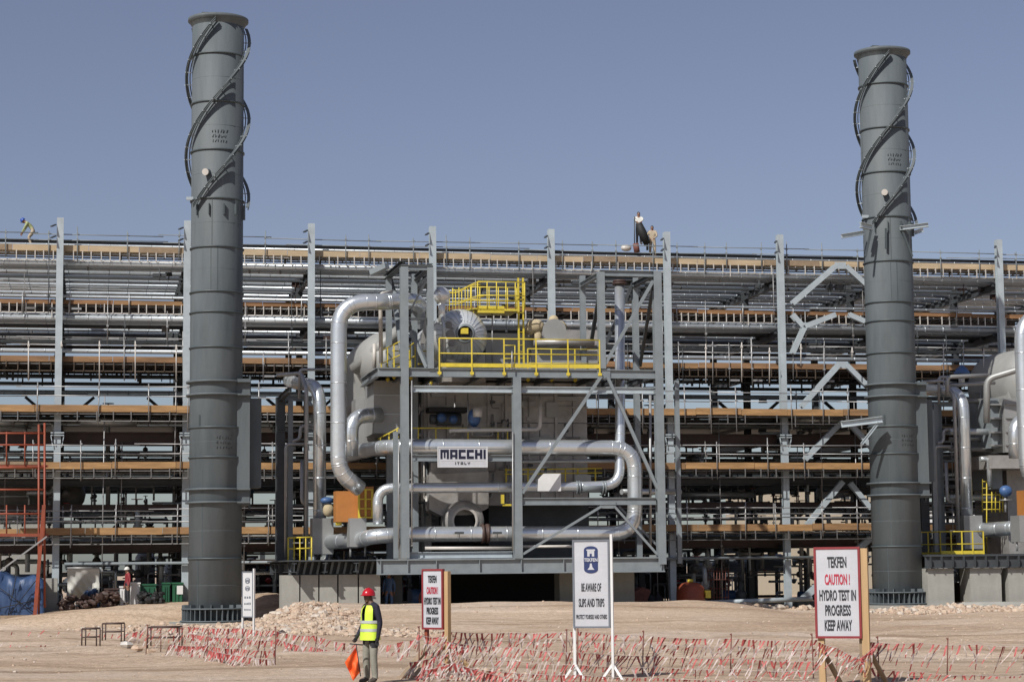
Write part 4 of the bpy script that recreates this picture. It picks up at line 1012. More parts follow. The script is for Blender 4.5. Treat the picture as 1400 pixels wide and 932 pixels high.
# steam drum
dq = F(634,457,VF+1.6); dr = 1.25; b = MB()
b.lathe(Vector(dq), [(.44,-.32),(.46,-.30),(.50,-.22),(.76,-.05),(1.0,.22),(1.17,.55),(dr,.95),(dr,7.5)], 40, (0,1,0)); dm = BO.part('steam_drum', b, 'alub')
b = MB()
for k in range(28):
    a = 2*math.pi*k/28; d = Vector((math.cos(a),0,math.sin(a)))
    b.tube([Vector(dq)+d*r+Vector((0,y-.006,0)) for r, y in ((.52,-.21),(.77,-.05),(1.01,.22),(1.18,.55))], .012, 4)
b.lathe(Vector(dq), [(dr+.012,1.0),(dr+.02,1.02),(dr+.02,1.08),(dr+.012,1.1)], 40, (0,1,0)); b.lathe(Vector(dq), [(dr+.012,2.2),(dr+.02,2.22),(dr+.02,2.28),(dr+.012,2.3)], 40, (0,1,0))
BO.part('cladding_seams', b, 'alud', dm)
b = MB(); b.lathe(Vector(dq), [(.34,-.38),(.44,-.36),(.44,-.2),(.34,-.2)], 30, (0,1,0)); mr = BO.part('manway_ring', b, 'steel', dm)
b = MB(); b.cyl(Vector(dq)+Vector((0,-.24,0)), .37, .1, 28, axis=(0,1,0)); BO.part('manway_door', b, 'black', dm)
b = MB(); b.cbox(Vector(dq)+Vector((-.02,-.30,.12)), (.34,.05,.26)); BO.part('yellow_plate', b, 'yellow', dm)
BO.part('drum_saddle', cbx(606,482,664,522,VF+3,4), 'case')
b = MB(); bq = F(604,404,VF+1.4); b.ball(bq, .38, 20, 14); b.cyl(Vector(bq)-Vector((0,0,1.2)), .16, 1.1, 14); BO.part('silencer_ball', b, 'alub')
b = MB(); b.tube(fillet([F(604,418,VF+2.2),F(605,436,VF+1.0),F(607,446,VF+.9),F(607,500,VF+.9)], .3), .085, 12); BO.part('gauge_column', b, 'alud')
for k, (y, s) in enumerate(((445,.13),(458,.16),(470,.12))):
    b = MB(); p = F(612+k*2,y,VF+1.4); b.ball(p, s, 10, 8); b.cyl(Vector(p)-Vector((.0,.3,0)), s*1.3, .04, 12, axis=(0,1,0)); BO.part('gauge_valve', b, 'tubed')
# top ducts right of the drum
BO.part('top_duct', cbx(664,455,735,520,VF+4.4,4), 'duct'); BO.part('top_duct', cbx(727,478,818,520,VF+4.0,4), 'duct')
BO.part('top_duct', cbx(735,450,818,472,VF+6.2,3), 'case')
b = MB(); b.tube([F(730,468,VF+3.6),F(812,468,VF+3.6)], .16, 12); BO.part('steam_header', b, 'case')
b = MB(); b.ball(F(762,446,VF+4), .42, 12, 8, (1.1,.8,.7)); b.ball(F(757,438,VF+4), .25, 10, 7, (1,.8,1)); BO.part('wrapped_valve', b, 'beigewrap')
b = MB(); b.ball(F(732,446,VF+4), .42, 12, 8, (1.1,.8,.8)); b.ball(F(724,451,VF+4), .25, 10, 7); b.cyl(F(735,470,VF+4), .2,.6,10); BO.part('wrapped_valve', b, 'beigewrap')
b = MB(); b.cyl(F(758,452,VF+3.6), .55, .1, 20, axis=(0.1,1,.1)); BO.part('valve_cover', b, 'duct')
# grey intake duct and the slanting back casing on the left
BO.part('air_duct', cbx(511,520,556,592,VF+3.4,3), 'duct')
b = MB()
for y in (540, 566): b.cbox(((F(511,y,VF+3.4)[0]+F(556,y,VF+3.4)[0])/2, VF+3.37, F(530,y,VF+3.4)[2]), (F(556,y,VF+3.4)[0]-F(511,y,VF+3.4)[0]+.02,.05,.04))
BO.part('duct_seams', b, 'alud')
b = MB(); b.poly([F(482,600,VF+8),F(556,600,VF+8),F(556,462,VF+8),F(520,462,VF+8),F(500,478,VF+8),F(484,500,VF+8)], (0,1,0), 4); BO.part('rear_casing', b, 'pvc')
b = MB(); a0 = F(528,488,VF+7); b.lathe(Vector((a0[0],VF+6.2,a0[2]-.2)), [(.02,-.35),(.6,-.2),(1.15,.2),(1.4,.8),(1.45,5)], 30, (0,1,0)); BO.part('rear_drum', b, 'pvc')
b = MB(); b.tube([F(560,440,VF+6.2), F(520,474,VF+6.2), F(484,505,VF+7.2)], .3, 14); BO.part('downcomer', b, 'pvc')
b = MB(); b.box(F(486,545,VF+6.5), (F(512,600,VF+6.5)[0], VF+8, F(512,610,VF+6.5)[2])); BO.part('side_box', b, 'duct')
for i, (x, y, w, h) in enumerate(((577,655,6,120),(571,655,4,120))):
    p = F(x,690,vC-.3); b = MB(); b.cyl((p[0], vC-.3, F(x,762,vC-.3)[2]), .1-.02*i, F(x,528,vC-.3)[2]-F(x,762,vC-.3)[2], 12); BO.part('downcomer', b, 'case')
# far side casings keep daylight out
BO.part('rear_block', cbx(600,700,760,768,vC+5,3), 'steeldk')

# small-bore lines, trays and brackets fixed to the casing front
rng = random.Random(90)
for k in range(34):
    x = rng.choice((rng.uniform(562,585), rng.uniform(672,700), rng.uniform(575,800))); y = rng.uniform(530,690); v = vC-rng.uniform(.25,.7)
    L = rng.uniform(10,60); hx = rng.uniform(-28,28); r_ = rng.choice((.03,.04,.055))
    b = MB(); b.tube(fillet([Vector(F(x,y,v)), Vector(F(x,y+L,v)), Vector(F(x+hx,y+L,v))], .12), r_, 8)
    T = Thing('instrument_line', 'thin instrument line clipped to the dusty boiler casing', 'pipe', b.v[0], 'thin lines clipped to the boiler casing'); T.part('tube', b, rng.choice(('tubed','case','tube','steeldk','cream')))
    b = MB(); q = Vector(F(x,y+L*.5,v)); b.cbox(q, (.14,.12,.16)); b.cyl(q+Vector((.1,-.05,0)), .07, .05, 10, axis=(0,1,0)); T.part('fitting', b, rng.choice(('steeldk','tubed','steeldk','case')))
b = MB()
for x, y, w, h in ((720,552,26,8),(755,560,18,22),(775,545,30,6),(600,540,22,5),(735,600,40,6),(610,520,14,4)):
    b.cbox(F(x,y,vC-.12), (w/31,.12,h/31))
BO.part('casing_patches', b, 'duct')
# big pipes
def bigpipe(label, pts, r, m='alu', group=None, rad=None, name='steam_pipe', joint=.95, base=None):
    P = [Vector(F(*q)) if len(q) == 3 and not isinstance(q, Vector) else Vector(q) for q in pts]
    T = Thing(name, label, 'pipe', base or P[-1], group); T.part('cladding', pipe_mb(P, r, rad, joint, 20), m); return T
G = 'shiny clad steam pipes of the boilers'
vP = VF+1.0
P1 = bigpipe('thickest silver pipe, arching from the left steel tower down the left side of the boiler', [(574,440,vP+5.5),(574,411,vP+2.2),(540,412,vP),(463,414,vP),(463,645,vP),(492,668,vP+.5)], .36, group=G, rad=1.6, joint=1.75)
for y, x in ((424,505),(424,530)):
    pass
P3 = bigpipe('long silver pipe behind the name board, looping back along the boiler base', [(462,625,vP+5),(505,614,vP+2.6),(540,610,vP),(868,612,vP),(868,729,vP),(560,730,vP),(505,733,vP),(494,738,vP+1.6),(440,741,vP+6)], .335, group=G, rad=1.1, joint=1.6)
P2 = bigpipe('short silver loop pipe curling out of the grey air duct onto the long horizontal pipe', [(520,567,vP+2.4),(480,569,vP+1.8),(480,624,vP+1.8)], .33, group=G, rad=1.0)
b = MB(); b.lathe(Vector(F(663,729,vP))-Vector((0,0,0)), [(.34,-.17),(.43,-.17),(.43,-.05),(.36,-.05),(.36,.05),(.43,.05),(.43,.17),(.34,.17)], 28, (1,0,0)); P3.part('flange_pair', b, 'brownst')
for x, y in ((628,728),(680,728)):
    b = MB(); p = F(x,y,vP-.5); b.cbox(p, (.4,.08,.1)); b.bar(p, Vector(p)-Vector((0,0,.35)), .03,.03); P3.part('bolted_lug', b, 'steeldk')
P5 = bigpipe('medium silver pipe running across the boiler below the name board with a flexible dark joint', [(517,716,vP+.2),(516,667,vP+.2),(560,667,vP),(800,665,vP),(847,663,vP),(848,590,vP+.3),(847,388,vP+.8)], .225, group=G, rad=.75, joint=1.9)
b = MB(); a0 = F(790,666,vP); a1 = F(825,666,vP)
for k in range(2):
    c = (a0, a1)[k]; b.cyl(Vector(c)-Vector((.08,0,0)), .30, .05, 18, axis=(1,0,0)); b.cyl(Vector(c)+Vector((.04,0,0)), .30, .05, 18, axis=(1,0,0))
b.cyl(a0, .235, (a1-a0).length, 18, axis=(1,0,0)); P5.part('flexible_joint', b, 'steel')
b = MB(); p = F(751,658,vP-.1); b.poly([F(735,671,vP-.32),F(767,671,vP-.32),F(767,647,vP-.32),F(745,647,vP-.32),F(736,655,vP-.32)], (0,1,0), .64); vb = P5.part('valve_box', b, 'white')
b = MB(); b.cyl(F(746,647,vP), .06,.22,8); b.cyl(F(746,640,vP), .28,.04,16); P5.part('handwheel', b, 'steeldk')
b = MB(); c0 = F(847,389,vP+.8); b.cyl(Vector(c0), .34,.08,20); b.cyl(Vector(c0)+Vector((0,0,.1)), .3,.1,20); P5.part('end_flange', b, 'brownst')
P6 = bigpipe('upright silver pipe at the left end of the boiler bending back at its top', [(395,520,VF+12),(405,524,VF+8.4),(437,527,VF+6.4),(437,745,VF+6.4)], .30, group=G, rad=1.0, joint=1.5)
Gw = 'small bore pipes on the boilers'
def small(label, pts, r=.08, m='tube', rad=None, name='small_pipe'):
    return bigpipe(label, pts, r, m, Gw, rad, name, 0)
S1 = small('pale thin upright pipe left of the silver upright pipe', [(378,513,VF+7),(412,510,VF+6.8),(419,532,VF+6),(419,765,VF+6)], .09)
S2 = small('thin inverted-U pipe in the steel side frame at the boiler left end', [(391,768,VF+6.5),(391,607,VF+6.5),(416,607,VF+6.5)], .08)
S3 = small('small angled pipe stub high in the boiler side frame', [(400,603,VF+7),(410,600,VF+7),(411,582,VF+7),(432,582,VF+7)], .08)
S4 = small('short thin pipe low in the boiler side frame', [(413,630,VF+7),(413,688,VF+7),(432,690,VF+7)], .09)
S5 = small('thin pipe stub running over the top of the left side frame', [(409,545,VF+7.4),(410,505,VF+7.4),(452,505,VF+7.4)], .07)
small('cream pipe running level above the long silver pipe then turning up', [(614,589,vP+.6),(620,588,vP+.6),(738,587,vP+.6),(739,542,vP+.6)], .09, 'cream')
small('tall thin pale pipe in front of the left steel tower', [(521,496,VF+2),(520,402,VF+2),(535,399,VF+2.6)], .09, 'cream')
small('pair member of short pale standpipes by the left platform corner', [(512,503,VF+3.4),(512,470,VF+3.4)], .09, 'cream'); 
small('thin white pipe lying along the boiler base beam', [(581,749,VF+.4),(706,749,VF+.4)], .07, 'cream'); small('thin white pipe along the base beam right of the middle column', [(712,747,VF+.5),(820,746,VF+.5)], .06, 'cream')
small('thin upright conduit beside the far right column of the boiler frame', [(889,540,VF+1.6),(889,745,VF+1.6)], .06)
small('horizontal pale pipe passing behind the lower right bend', [(850,672,VF+3),(930,672,VF+5)], .13, 'alud')
small('thin horizontal pipe behind the valve box', [(712,631,vP+2),(840,630,vP+2)], .08, 'alud')
for k, (x, y0, y1) in enumerate(((563,520,745),(545,600,750),(701,590,752),(700,480,505))):
    small(['slim conduit clipped up the left front column','slim conduit on the back left column','slim conduit clipped up the middle column','slim stub conduit under the yellow railing'][k], [(x,y0,VF-.25),(x,y1,VF-.25)], .03)
# boxes, panels, cage, at the left end
bx1 = cbx(427,708,456,757,VF+5.9,1.0)
T1 = Thing('pipe_box', 'grey sheet metal box around the foot of the upright silver pipe', 'box', F(441,757,VF+5.9), 'grey cladding boxes on the base pipe'); T1.part('casing', bx1, 'duct')
T2 = Thing('pipe_box', 'grey sheet metal box on the base pipe just right of the orange panels', 'box', F(490,745,VF+2.6), 'grey cladding boxes on the base pipe'); T2.part('casing', cbx(478,708,501,747,VF+2.4,1.0), 'duct')
for T, x in ((T1,432),(T2,484)):
    b = MB(); q = T.base; b.tube([Vector(q)+Vector((-.3,.4,-.0)), Vector(q)+Vector((-.3,.4,-.5))], .05, 8); b.tube([Vector(q)+Vector((.35,.4,0)), Vector(q)+Vector((.35,.4,-.5))], .05, 8); T.part('leg', b, 'tube')
OP = Thing('orange_box', 'plain orange-brown panel box hanging left of the yellow barred one', 'panel', F(473,713,VF+3)); OP.part('body', cbx(459,671,488,713,VF+3,.9), 'orange')
b = MB(); b.cyl(F(463,718,VF+3.2), .14,.2,12); OP.part('foot', b, 'yellow')
OL = Thing('barred_orange_box', 'orange panel box fronted by yellow bars', 'panel', F(500,709,VF+2.6)); OL.part('body', cbx(489,665,511,709,VF+2.6,.8), 'orange')
b = MB()
for x in (491,500,509): b.cbox(((F(x,687,VF+2.5))[0], VF+2.55, (F(x,668,VF+2.5)[2]+F(x,708,VF+2.5)[2])/2), (.09,.06,F(x,668,VF+2.5)[2]-F(x,708,VF+2.5)[2]))
for y in (669,682,695,707): b.bar(F(490,y,VF+2.47), F(510,y,VF+2.47), .05,.05)
OL.part('bars', b, 'yellow')
BV = Thing('blue_valve', 'blue and tan wrapped valve beside the orange panel', 'valve', F(447,700,VF+5.4)); b = MB(); b.ball(F(447,684,VF+5.4), .28, 12, 8, (1.1,.8,.6)); BV.part('actuator', b, 'blue')
b = MB(); b.ball(F(449,697,VF+5.4), .26, 10, 8, (1,.8,1.2)); BV.part('body', b, 'beigewrap')
CG = Thing('yellow_cage', 'yellow barred guard cage at the left end of the boiler base', 'guard', F(409,778,VF+4.6))
vG = VF+4.6
for y in (735,750,768,777): 
    b = MB(); b.tube([F(394,y,vG), F(426,y-1,vG)], .035, 8); CG.part('rail', b, 'yellow')
for x in (394,402,410,418,426):
    b = MB(); b.tube([F(x,734,vG), F(x,779,vG)], .035 if x in (394,426) else .025, 8); CG.part('bar', b, 'yellow')
b = MB(); b.bar(F(394,774,vG+.05), F(426,773,vG+.05), .03,.2); CG.part('kick_plate', b, 'yellow')
# motor, blue valve, yellow rails in the middle
MO = Thing('fan_motor', 'dark blue motor unit on the boiler front above the level cream pipe', 'motor', F(610,585,vC-1)); b = MB(); b.cyl(F(597,573,vC-1), .3, 1.1, 18, axis=(1,0,0)); b.cyl(F(588,573,vC-1), .22,.3,16,axis=(1,0,0)); MO.part('housing', b, 'steeldk')
b = MB(); b.box(F(587,556,vC-1.2), Vector(F(640,563,vC-1.2))+Vector((0,1,0))); MO.part('cover', b, 'black'); b = MB(); b.ball(F(604,571,vC-1.3), .22, 12, 8); b.ball(F(620,573,vC-1.3), .2, 12, 8); MO.part('blue_caps', b, 'blue')
VV = Thing('blue_control_valve', 'blue and cream control valve standing above the long silver pipe', 'valve', F(649,583,vP+1)); b = MB(); b.ball(F(648,571,vP+1), .38, 12, 9, (.8,.8,1.1)); VV.part('actuator', b, 'blue')
b = MB(); b.cyl(F(653,570,vP+.75), .22,.4,12); VV.part('cap', b, 'cream'); b = MB(); b.cyl(F(640,584,vP+1), .04,1.2,8); b.cyl(F(648,586,vP+1), .3,.06,14); VV.part('stem', b, 'tube')
RL = Thing('mid_railing', 'slim yellow railing across the boiler just above the long silver pipe', 'railing', F(630,600,vP+1.4)); 
for y in (585,): 
    b = MB(); b.tube([F(562,y,vP+1.4),F(700,y,vP+1.4)], .03, 8); RL.part('rail', b, 'yellow')
for x in (572,596,640,681,694): b = MB(); b.tube([F(x,584,vP+1.4),F(x,604,vP+1.4)], .03, 8); RL.part('post', b, 'yellow')
RL2 = Thing('lower_railing', 'yellow railing with small gates behind the white valve box', 'railing', F(770,662,vP+2.2))
for y in (640,646): b = MB(); b.tube([F(690,y+2,vP+2.2),F(823,y,vP+2.2)], .03, 8); RL2.part('rail', b, 'yellow')
for x in (692,707,722,773,790,814): b = MB(); b.tube([F(x,640,vP+2.2),F(x,664,vP+2.2)], .035, 8); RL2.part('post', b, 'yellow')
b = MB(); b.cbox(F(797,654,vP+2.1), (.75,.05,.35)); RL2.part('infill_panel', b, 'duct')
b = MB(); b.cbox(F(687,682,vP+1), (.12,.2,.4)); b.cbox(F(693,690,vP+1), (.4,.1,.08)); RL2.part('bracket', b, 'yellow')
RL3 = Thing('left_low_railing', 'short yellow railing beside the grey air duct', 'railing', F(540,600,VF+2.8))
for (a, b_) in (((517,600),(545,585)),((517,610),(545,597))): b = MB(); b.tube([F(*a,VF+3),F(*b_,VF+2)], .03, 8); RL3.part('rail', b, 'yellow')
for x, y in ((520,598),(532,592),(543,586)): b = MB(); b.tube([F(x,y,VF+2.6),F(x,y+15,VF+2.6)], .03, 8); RL3.part('post', b, 'yellow')
# name board
NB = Thing('name_board', 'white name board lettered MACCHI ITALY hanging on the long silver pipe', 'sign', F(632,638,VF-.22))
p0, p1 = F(598.5,611,VF-.25), F(666,638,VF-.25); b = MB(); b.box((p0[0],VF-.27,p1[2]),(p1[0],VF-.22,p0[2])); NB.part('panel', b, 'board')
b = MB()
for (a, c) in (((p0[0]-.02,p1[2]-.02),(p1[0]+.02,p1[2]+.025)),((p0[0]-.02,p0[2]-.025),(p1[0]+.02,p0[2]+.02)),((p0[0]-.02,p1[2]+.026),(p0[0]+.025,p0[2]-.026)),((p1[0]-.025,p1[2]+.026),(p1[0]+.02,p0[2]-.026))):
    b.box((a[0],VF-.29,a[1]),(c[0],VF-.271,c[1]))
NB.part('frame', b, 'boardgrey')
def text_mb(s, cx, cz, y, w, h, bold=0.0, th=.006):
    cu = bpy.data.curves.new('t', 'FONT'); cu.body = s; cu.align_x = 'CENTER'; cu.size = 1; cu.offset = bold; cu.extrude = .01; cu.resolution_u = 3
    o = bpy.data.objects.new('t', cu); C.objects.link(o); bpy.context.view_layer.update()
    me = bpy.data.meshes.new_from_object(o.evaluated_get(bpy.context.evaluated_depsgraph_get()))
    xs = [v.co.x for v in me.vertices]; ys = [v.co.y for v in me.vertices]
    x0, x1, y0, y1 = min(xs), max(xs), min(ys), max(ys); b = MB()
    vs = [(cx+(v.co.x-(x0+x1)/2)*w/(x1-x0), y-(v.co.z+.01)*th/.02, cz+(v.co.y-(y0+y1)/2)*h/(y1-y0)) for v in me.vertices]
    b._add(vs, [tuple(p.vertices) for p in me.polygons]); bpy.data.objects.remove(o); bpy.data.curves.remove(cu); bpy.data.meshes.remove(me); return b
# blocky name lettering built from strokes on a 5x7 grid (squared capitals)
def block_letters(word, x0, z0, w, h, y, st, glyphs, gap=.16):
    b = MB(); n = len(word); widths = [glyphs[c][0] for c in word]; tot = sum(widths)+gap*(n-1); k = w/tot; x = x0
    for c in word:
        gw, rects = glyphs[c]
        for (a, bb_, c_, d) in rects: b.box((x+a*k*gw, y-.008, z0+bb_*h), (x+c_*k*gw, y, z0+d*h))
        x += (gw+gap)*k
    return b
GL = {'M': (1.15, [(0,0,.25,1),(.25,.70,.75,1),(.75,0,1,1),(.40,.1,.6,.699)]), 'A': (1, [(0,0,.31,1),(.31,.72,.69,1),(.69,0,1,1),(.31,.2,.69,.44)]),
      'C': (.95, [(0,0,.34,1),(.34,.70,1,1),(.34,0,1,.30)]), 'H': (1, [(0,0,.33,1),(.67,0,1,1),(.33,.36,.67,.64)]), 'I': (.3, [(0,0,1,1)]),
      'T': (.9, [(0,.72,1,1),(.36,0,.64,.719)]), 'L': (.85, [(0,0,.3,1),(.3,0,1,.3)]), 'Y': (.95, [(0,.45,.25,1),(.75,.45,1,1),(.25,.4,.75,.62),(.37,0,.63,.399)])}
H = p0[2]-p1[2]; Wd = p1[0]-p0[0]
NB.part('lettering', block_letters('MACCHI', p0[0]+.05*Wd, p1[2]+.40*H, .92*Wd, .48*H, VF-.272, .1, GL), 'navy')
NB.part('lettering', block_letters('ITALY', p0[0]+.35*Wd, p1[2]+.11*H, .30*Wd, .14*H, VF-.272, .1, GL, .5), 'ink')
b = MB(); b.box((p0[0]+.06*Wd, VF-.278, p1[2]+.30*H), (p1[0]-.06*Wd, VF-.272, p1[2]+.33*H)); NB.part('faint_line', b, 'boardgrey')
# piers and foundations
piers = []
for k, (x0, x1) in enumerate(((385,409),(411,435),(437,461),(463,489),(491,520))):
    v = VF+1.1; p = F(x0,788,v); q = F(x1,840,v); b = MB(); zt = zB-.31
    b.box((p[0],v,gzf(p[0],v)-.4),(q[0],v+1.1,zt)); piers.append(single('concrete_pier', b, 'conc', f'{ordn[k]} pale concrete pier from the left under the boiler base', 'pier', group='concrete piers under the left boiler'))
for k, (x0, x1) in enumerate(((765,790),(838,868))):
    v = VF+3; p = F(x0,788,v); q = F(x1,840,v); b = MB(); b.box((p[0],v,gzf(p[0],v)-.4),(q[0],v+1.1,zB-.31)); single('concrete_pier', b, 'conc', ['concrete pier in shade under the middle right of the boiler base','concrete pier in shade near the right end of the boiler base'][k], 'pier', group='concrete piers under the left boiler')
b = MB(); b.box((F(590,790,VF+9)[0], VF+8.6, -.3), (F(860,790,VF+9)[0], VF+9.2, zB-.31)); single('black_backing_wall', b, 'black', 'added black backing wall, painted shade under the middle of the boiler', 'wall')  # added to close the cavity; its black is painted shade
b = MB(); b.box((F(536,790,VF+3)[0], VF+2.6, -.3), (F(548,790,VF+3)[0], VF+3.4, zB-.31)); single('steel_post', b, 'steeldk', 'dark post under the boiler base left of the red-framed leaning sign', 'post')
b = MB(); rx = F(612,822,VF+2)[0]; b.cyl((rx-.7,VF+2.3,.75), .55, .9, 20, axis=(.3,1,0)); single('orange_pipe_ring', b, 'rust', 'rust-orange drum lying in the shade under the boiler base', 'drum')
b = MB(); b.cyl((F(562,820,VF+3)[0],VF+3.3,.8), .38, 1.2, 18, axis=(1,.2,0)); single('blue_drum', b, 'blue', 'blue drum lying in the shade under the left of the boiler base', 'drum')

# second unit: the visible left end of an identical boiler further along
off = (DU+.15, DV, 0)
copy_tree(P1.o, (off[0]+.45, off[1], 0), 'thickest silver pipe at the right edge of the picture, arching down the second boiler')
copy_tree(P6.o, off, 'upright silver pipe of the second boiler, right of the right stack')
copy_tree(P2.o, off, 'short silver loop pipe of the second boiler at the right edge')
copy_tree(S1.o, off, 'pale thin upright pipe just right of the right stack'); copy_tree(S2.o, off, 'thin inverted-U pipe in the side frame right of the right stack')
copy_tree(S3.o, off, 'small angled pipe stub in the side frame right of the right stack'); copy_tree(S4.o, off, 'short thin pipe in the side frame right of the right stack')
copy_tree(S5.o, off, 'thin pipe over the top of the side frame right of the right stack')
copy_tree(T1.o, off, 'grey sheet metal box at the foot of the second boiler upright pipe'); copy_tree(T2.o, off, 'grey sheet metal box on the second boiler base pipe')
copy_tree(OP.o, (off[0]+1.15, off[1], 0), 'orange panel box at the right edge of the picture')
b = pipe_mb([Vector(T1.base)+Vector((off[0]+.4,off[1]+.4,.9)), Vector(T1.base)+Vector((off[0]+1.6,off[1]-2.6,1.0)), Vector(T1.base)+Vector((off[0]+9,off[1]-4.4,1.0))], .35, 1.1)
T = Thing('steam_pipe', 'horizontal silver base pipe of the second boiler at the right edge', 'pipe', b.v[0], G); T.part('cladding', b, 'alu')
o2 = Vector(off)
SR2 = Thing('boiler_steelwork', 'dark base frame and side steel of the second boiler at the right edge', 'steel frame', F(1330,768,SV2+1))
def s2(b, m, name, parent=None): return SR2.part(name, b, m, parent)
uu0 = F(390,777,92)[0]+off[0]
b = MB(); b.ibeam((uu0-2.4, VF+1.6+off[1], zB), (uu0+14, VF+1.6+off[1], zB), .3, .6); bm2 = s2(b, 'steeldk', 'base_beam')
b = MB(); b.ibeam((uu0-2.4, VF+6+off[1], zB), (uu0+14, VF+6+off[1], zB), .3, .6); s2(b, 'steeldk', 'base_beam')
b = MB(); b.box((uu0-2.2, VF+1.8+off[1], zB+.28), (uu0+14, VF+9+off[1], zB+.34)); s2(b, 'steeldk', 'base_deck')
for k in range(22):
    u = uu0-2.2+k*.55; b = MB(); b.cbox((u, VF+1.42+off[1], zB), (.03,.16,.5)); s2(b, 'steeldk', 'web_stiffener', bm2)
for du, y0, y1, v, w in ((.1,543,770,8,.42),(.7,545,770,7.6,.22),(1.5,545,770,9,.2),(-.6,560,770,5,.2)):
    p = F(383,600,VF+8); b = MB(); b.ibeam((p[0]+off[0]+du, VF+v+off[1], zB), (p[0]+off[0]+du, VF+v+off[1], F(383,y0,VF+8)[2]), w, w, (0,1,0)); s2(b, 'steeldk' if w>.3 else 'steel', 'column')
for y in (545, 588, 600, 628, 655, 690, 720):
    p = F(383,y,VF+8); b = MB(); b.ibeam((p[0]+off[0], VF+7.8+off[1], p[2]), (p[0]+off[0]+2.6, VF+7.8+off[1], p[2]), .12, .24 if y == 545 else .1); s2(b, 'steel', 'beam')
vR = SV2+1.3
zr = zB+.34
railing(SR2, [(F(1286,760,vR)[0], vR), (F(1345,760,vR)[0], vR)], zr, .55, (.5,1.1), .16)
railing(SR2, [(F(1286,760,vR)[0], vR), (F(1286,760,vR)[0]-.6, vR+3)], zr, 1.2, (.5,1.1), .1)
b = MB()
for x in (1343, 1349, 1356, 1361, 1367, 1371): b.tube([F(x,655 if x < 1352 else 672,vR+3), F(x,700 if x != 1349 else 760,vR+3)], .03, 6)
for y in (658, 667, 676, 686, 696): b.tube([F(1343,y,vR+3), F(1371 if y > 670 else 1350,y,vR+3)], .025, 6)
s2(b, 'yellow', 'ladder')
BR = Thing('boiler', 'grey ribbed end casing of the second boiler cut by the right edge of the picture', 'boiler', F(1390,760,SV2+4))
def cb2(x0,y0,x1,y1,v,dep,m,nm): return BR.part(nm, cbx(x0,y0,x1,y1,v,dep), m)
cb2(1372,544,1460,618,SV2+3,4,'duct','ribbed_duct'); cb2(1354,544,1371,612,SV2+3.6,4,'steel','side_panel')
b = MB()
for y in (552,571,590,608):
    p = F(1372,y,SV2+3); b.box((p[0]+.1,SV2+2.9,p[2]-.03),(p[0]+1.1,SV2+2.99,p[2]+.03))
    b.box((F(1354,y,SV2+3.6)[0]-.1,SV2+3.3,p[2]-.04),(F(1371,y,SV2+3.6)[0],SV2+3.59,p[2]+.04))
BR.part('ribs', b, 'duct')
cb2(1352,622,1460,640,SV2+2.8,4,'case','ledge'); cb2(1356,640,1371,668,SV2+4,3,'steel','lower_panel'); cb2(1376,642,1460,765,SV2+5,4,'case','lower_casing')
b = MB(); q = F(1420,520,SV2+4); b.lathe(Vector((q[0],SV2+3.6,q[2])), [(.02,-.35),(.8,-.25),(1.5,.2),(1.75,.8),(1.8,5)], 36, (0,1,0)); BR.part('rear_drum', b, 'pvc')
b = MB(); b.poly([F(1378,545,SV2+4.2),F(1460,545,SV2+4.2),F(1460,505,SV2+4.2),F(1378,520,SV2+4.2)], (0,1,0), 3); BR.part('top_casing', b, 'pvc')
small('pipe rising from the second boiler to the right edge', [(1349,578,SV2+2.2),(1349,518,SV2+2.2),(1395,504,SV2+1.5),(1440,495,SV2+1)], .16, 'duct')
small('thin inverted-U pipe over the second boiler side frame', [(1295,540,SV2+2.6),(1295,515,SV2+2.6),(1350,513,SV2+2.6)], .1, 'duct')
small('thin looping pipe under the second boiler ribbed casing', [(1340,627,SV2+3),(1352,628,SV2+3),(1353,665,SV2+3)], .12, 'alud')
for k,(y,v) in enumerate(((527,4),(548,5),(590,4),(600,5),(614,4.5),(680,5))):
    small(f'{ordn[k]} from the top of the level pipes behind the second boiler upright pipe', [(1298,y,SV2+v),(1360,y-4 if k == 0 else y,SV2+v)], .1+.03*(k % 3), ('duct','tubed','alud')[k % 3])
BV2 = Thing('blue_valve', 'large bright blue valve actuator on the second boiler', 'valve', F(1375,690,SV2+2)); b = MB(); b.ball(F(1375,671,SV2+2), .3, 14, 10, (1.1,.9,.95)); BV2.part('actuator', b, 'blue'); b = MB(); b.cyl(F(1375,700,SV2+2), .06, .7, 8); b.cyl(F(1375,684,SV2+2), .3, .05, 14); BV2.part('stem', b, 'tube')
T = Thing('blue_cover', 'small blue peaked cover on a pale post above the second boiler side frame', 'cover', F(1315,530,SV2+6)); b = MB(); b.lathe(F(1315,511,SV2+6), [(.02,.45),(.25,.3),(.42,.05),(.42,-.02),(.02,-.02)], 12); T.part('hood', b, 'blue'); b = MB(); b.cyl(F(1315,528,SV2+6), .16, .6, 10); T.part('post', b, 'cream')
b = MB(); b.tube([F(1297,568,SV2+5),F(1311,569,SV2+5),F(1311,590,SV2+5)], .02, 6)
for k, (x0, x1) in enumerate(((1268,1305),(1326,1370),(1378,1432))):
    v = SV2-1.35; p = F(x0,777,v); q = F(x1,822,v); b = MB(); zt = zB-.31
    b.box((p[0],v,gzf(p[0],v)-.4),(q[0],v+1.2,zt)); single('concrete_pier', b, 'conc', ['concrete pier nearest the right stack under the second boiler','middle concrete pier under the second boiler','concrete pier cut by the right edge of the picture'][k], 'pier', group='concrete piers under the second boiler')
b = MB(); p = F(1303,790,SV2+2); b.box((p[0],SV2+2,p[2]-1.2),(F(1328,790,SV2+2)[0],SV2+2.2,p[2]-.2)); single('brown_sheet', b, 'brownst', 'dark brown sheet leaning between the piers of the second boiler', 'sheet')
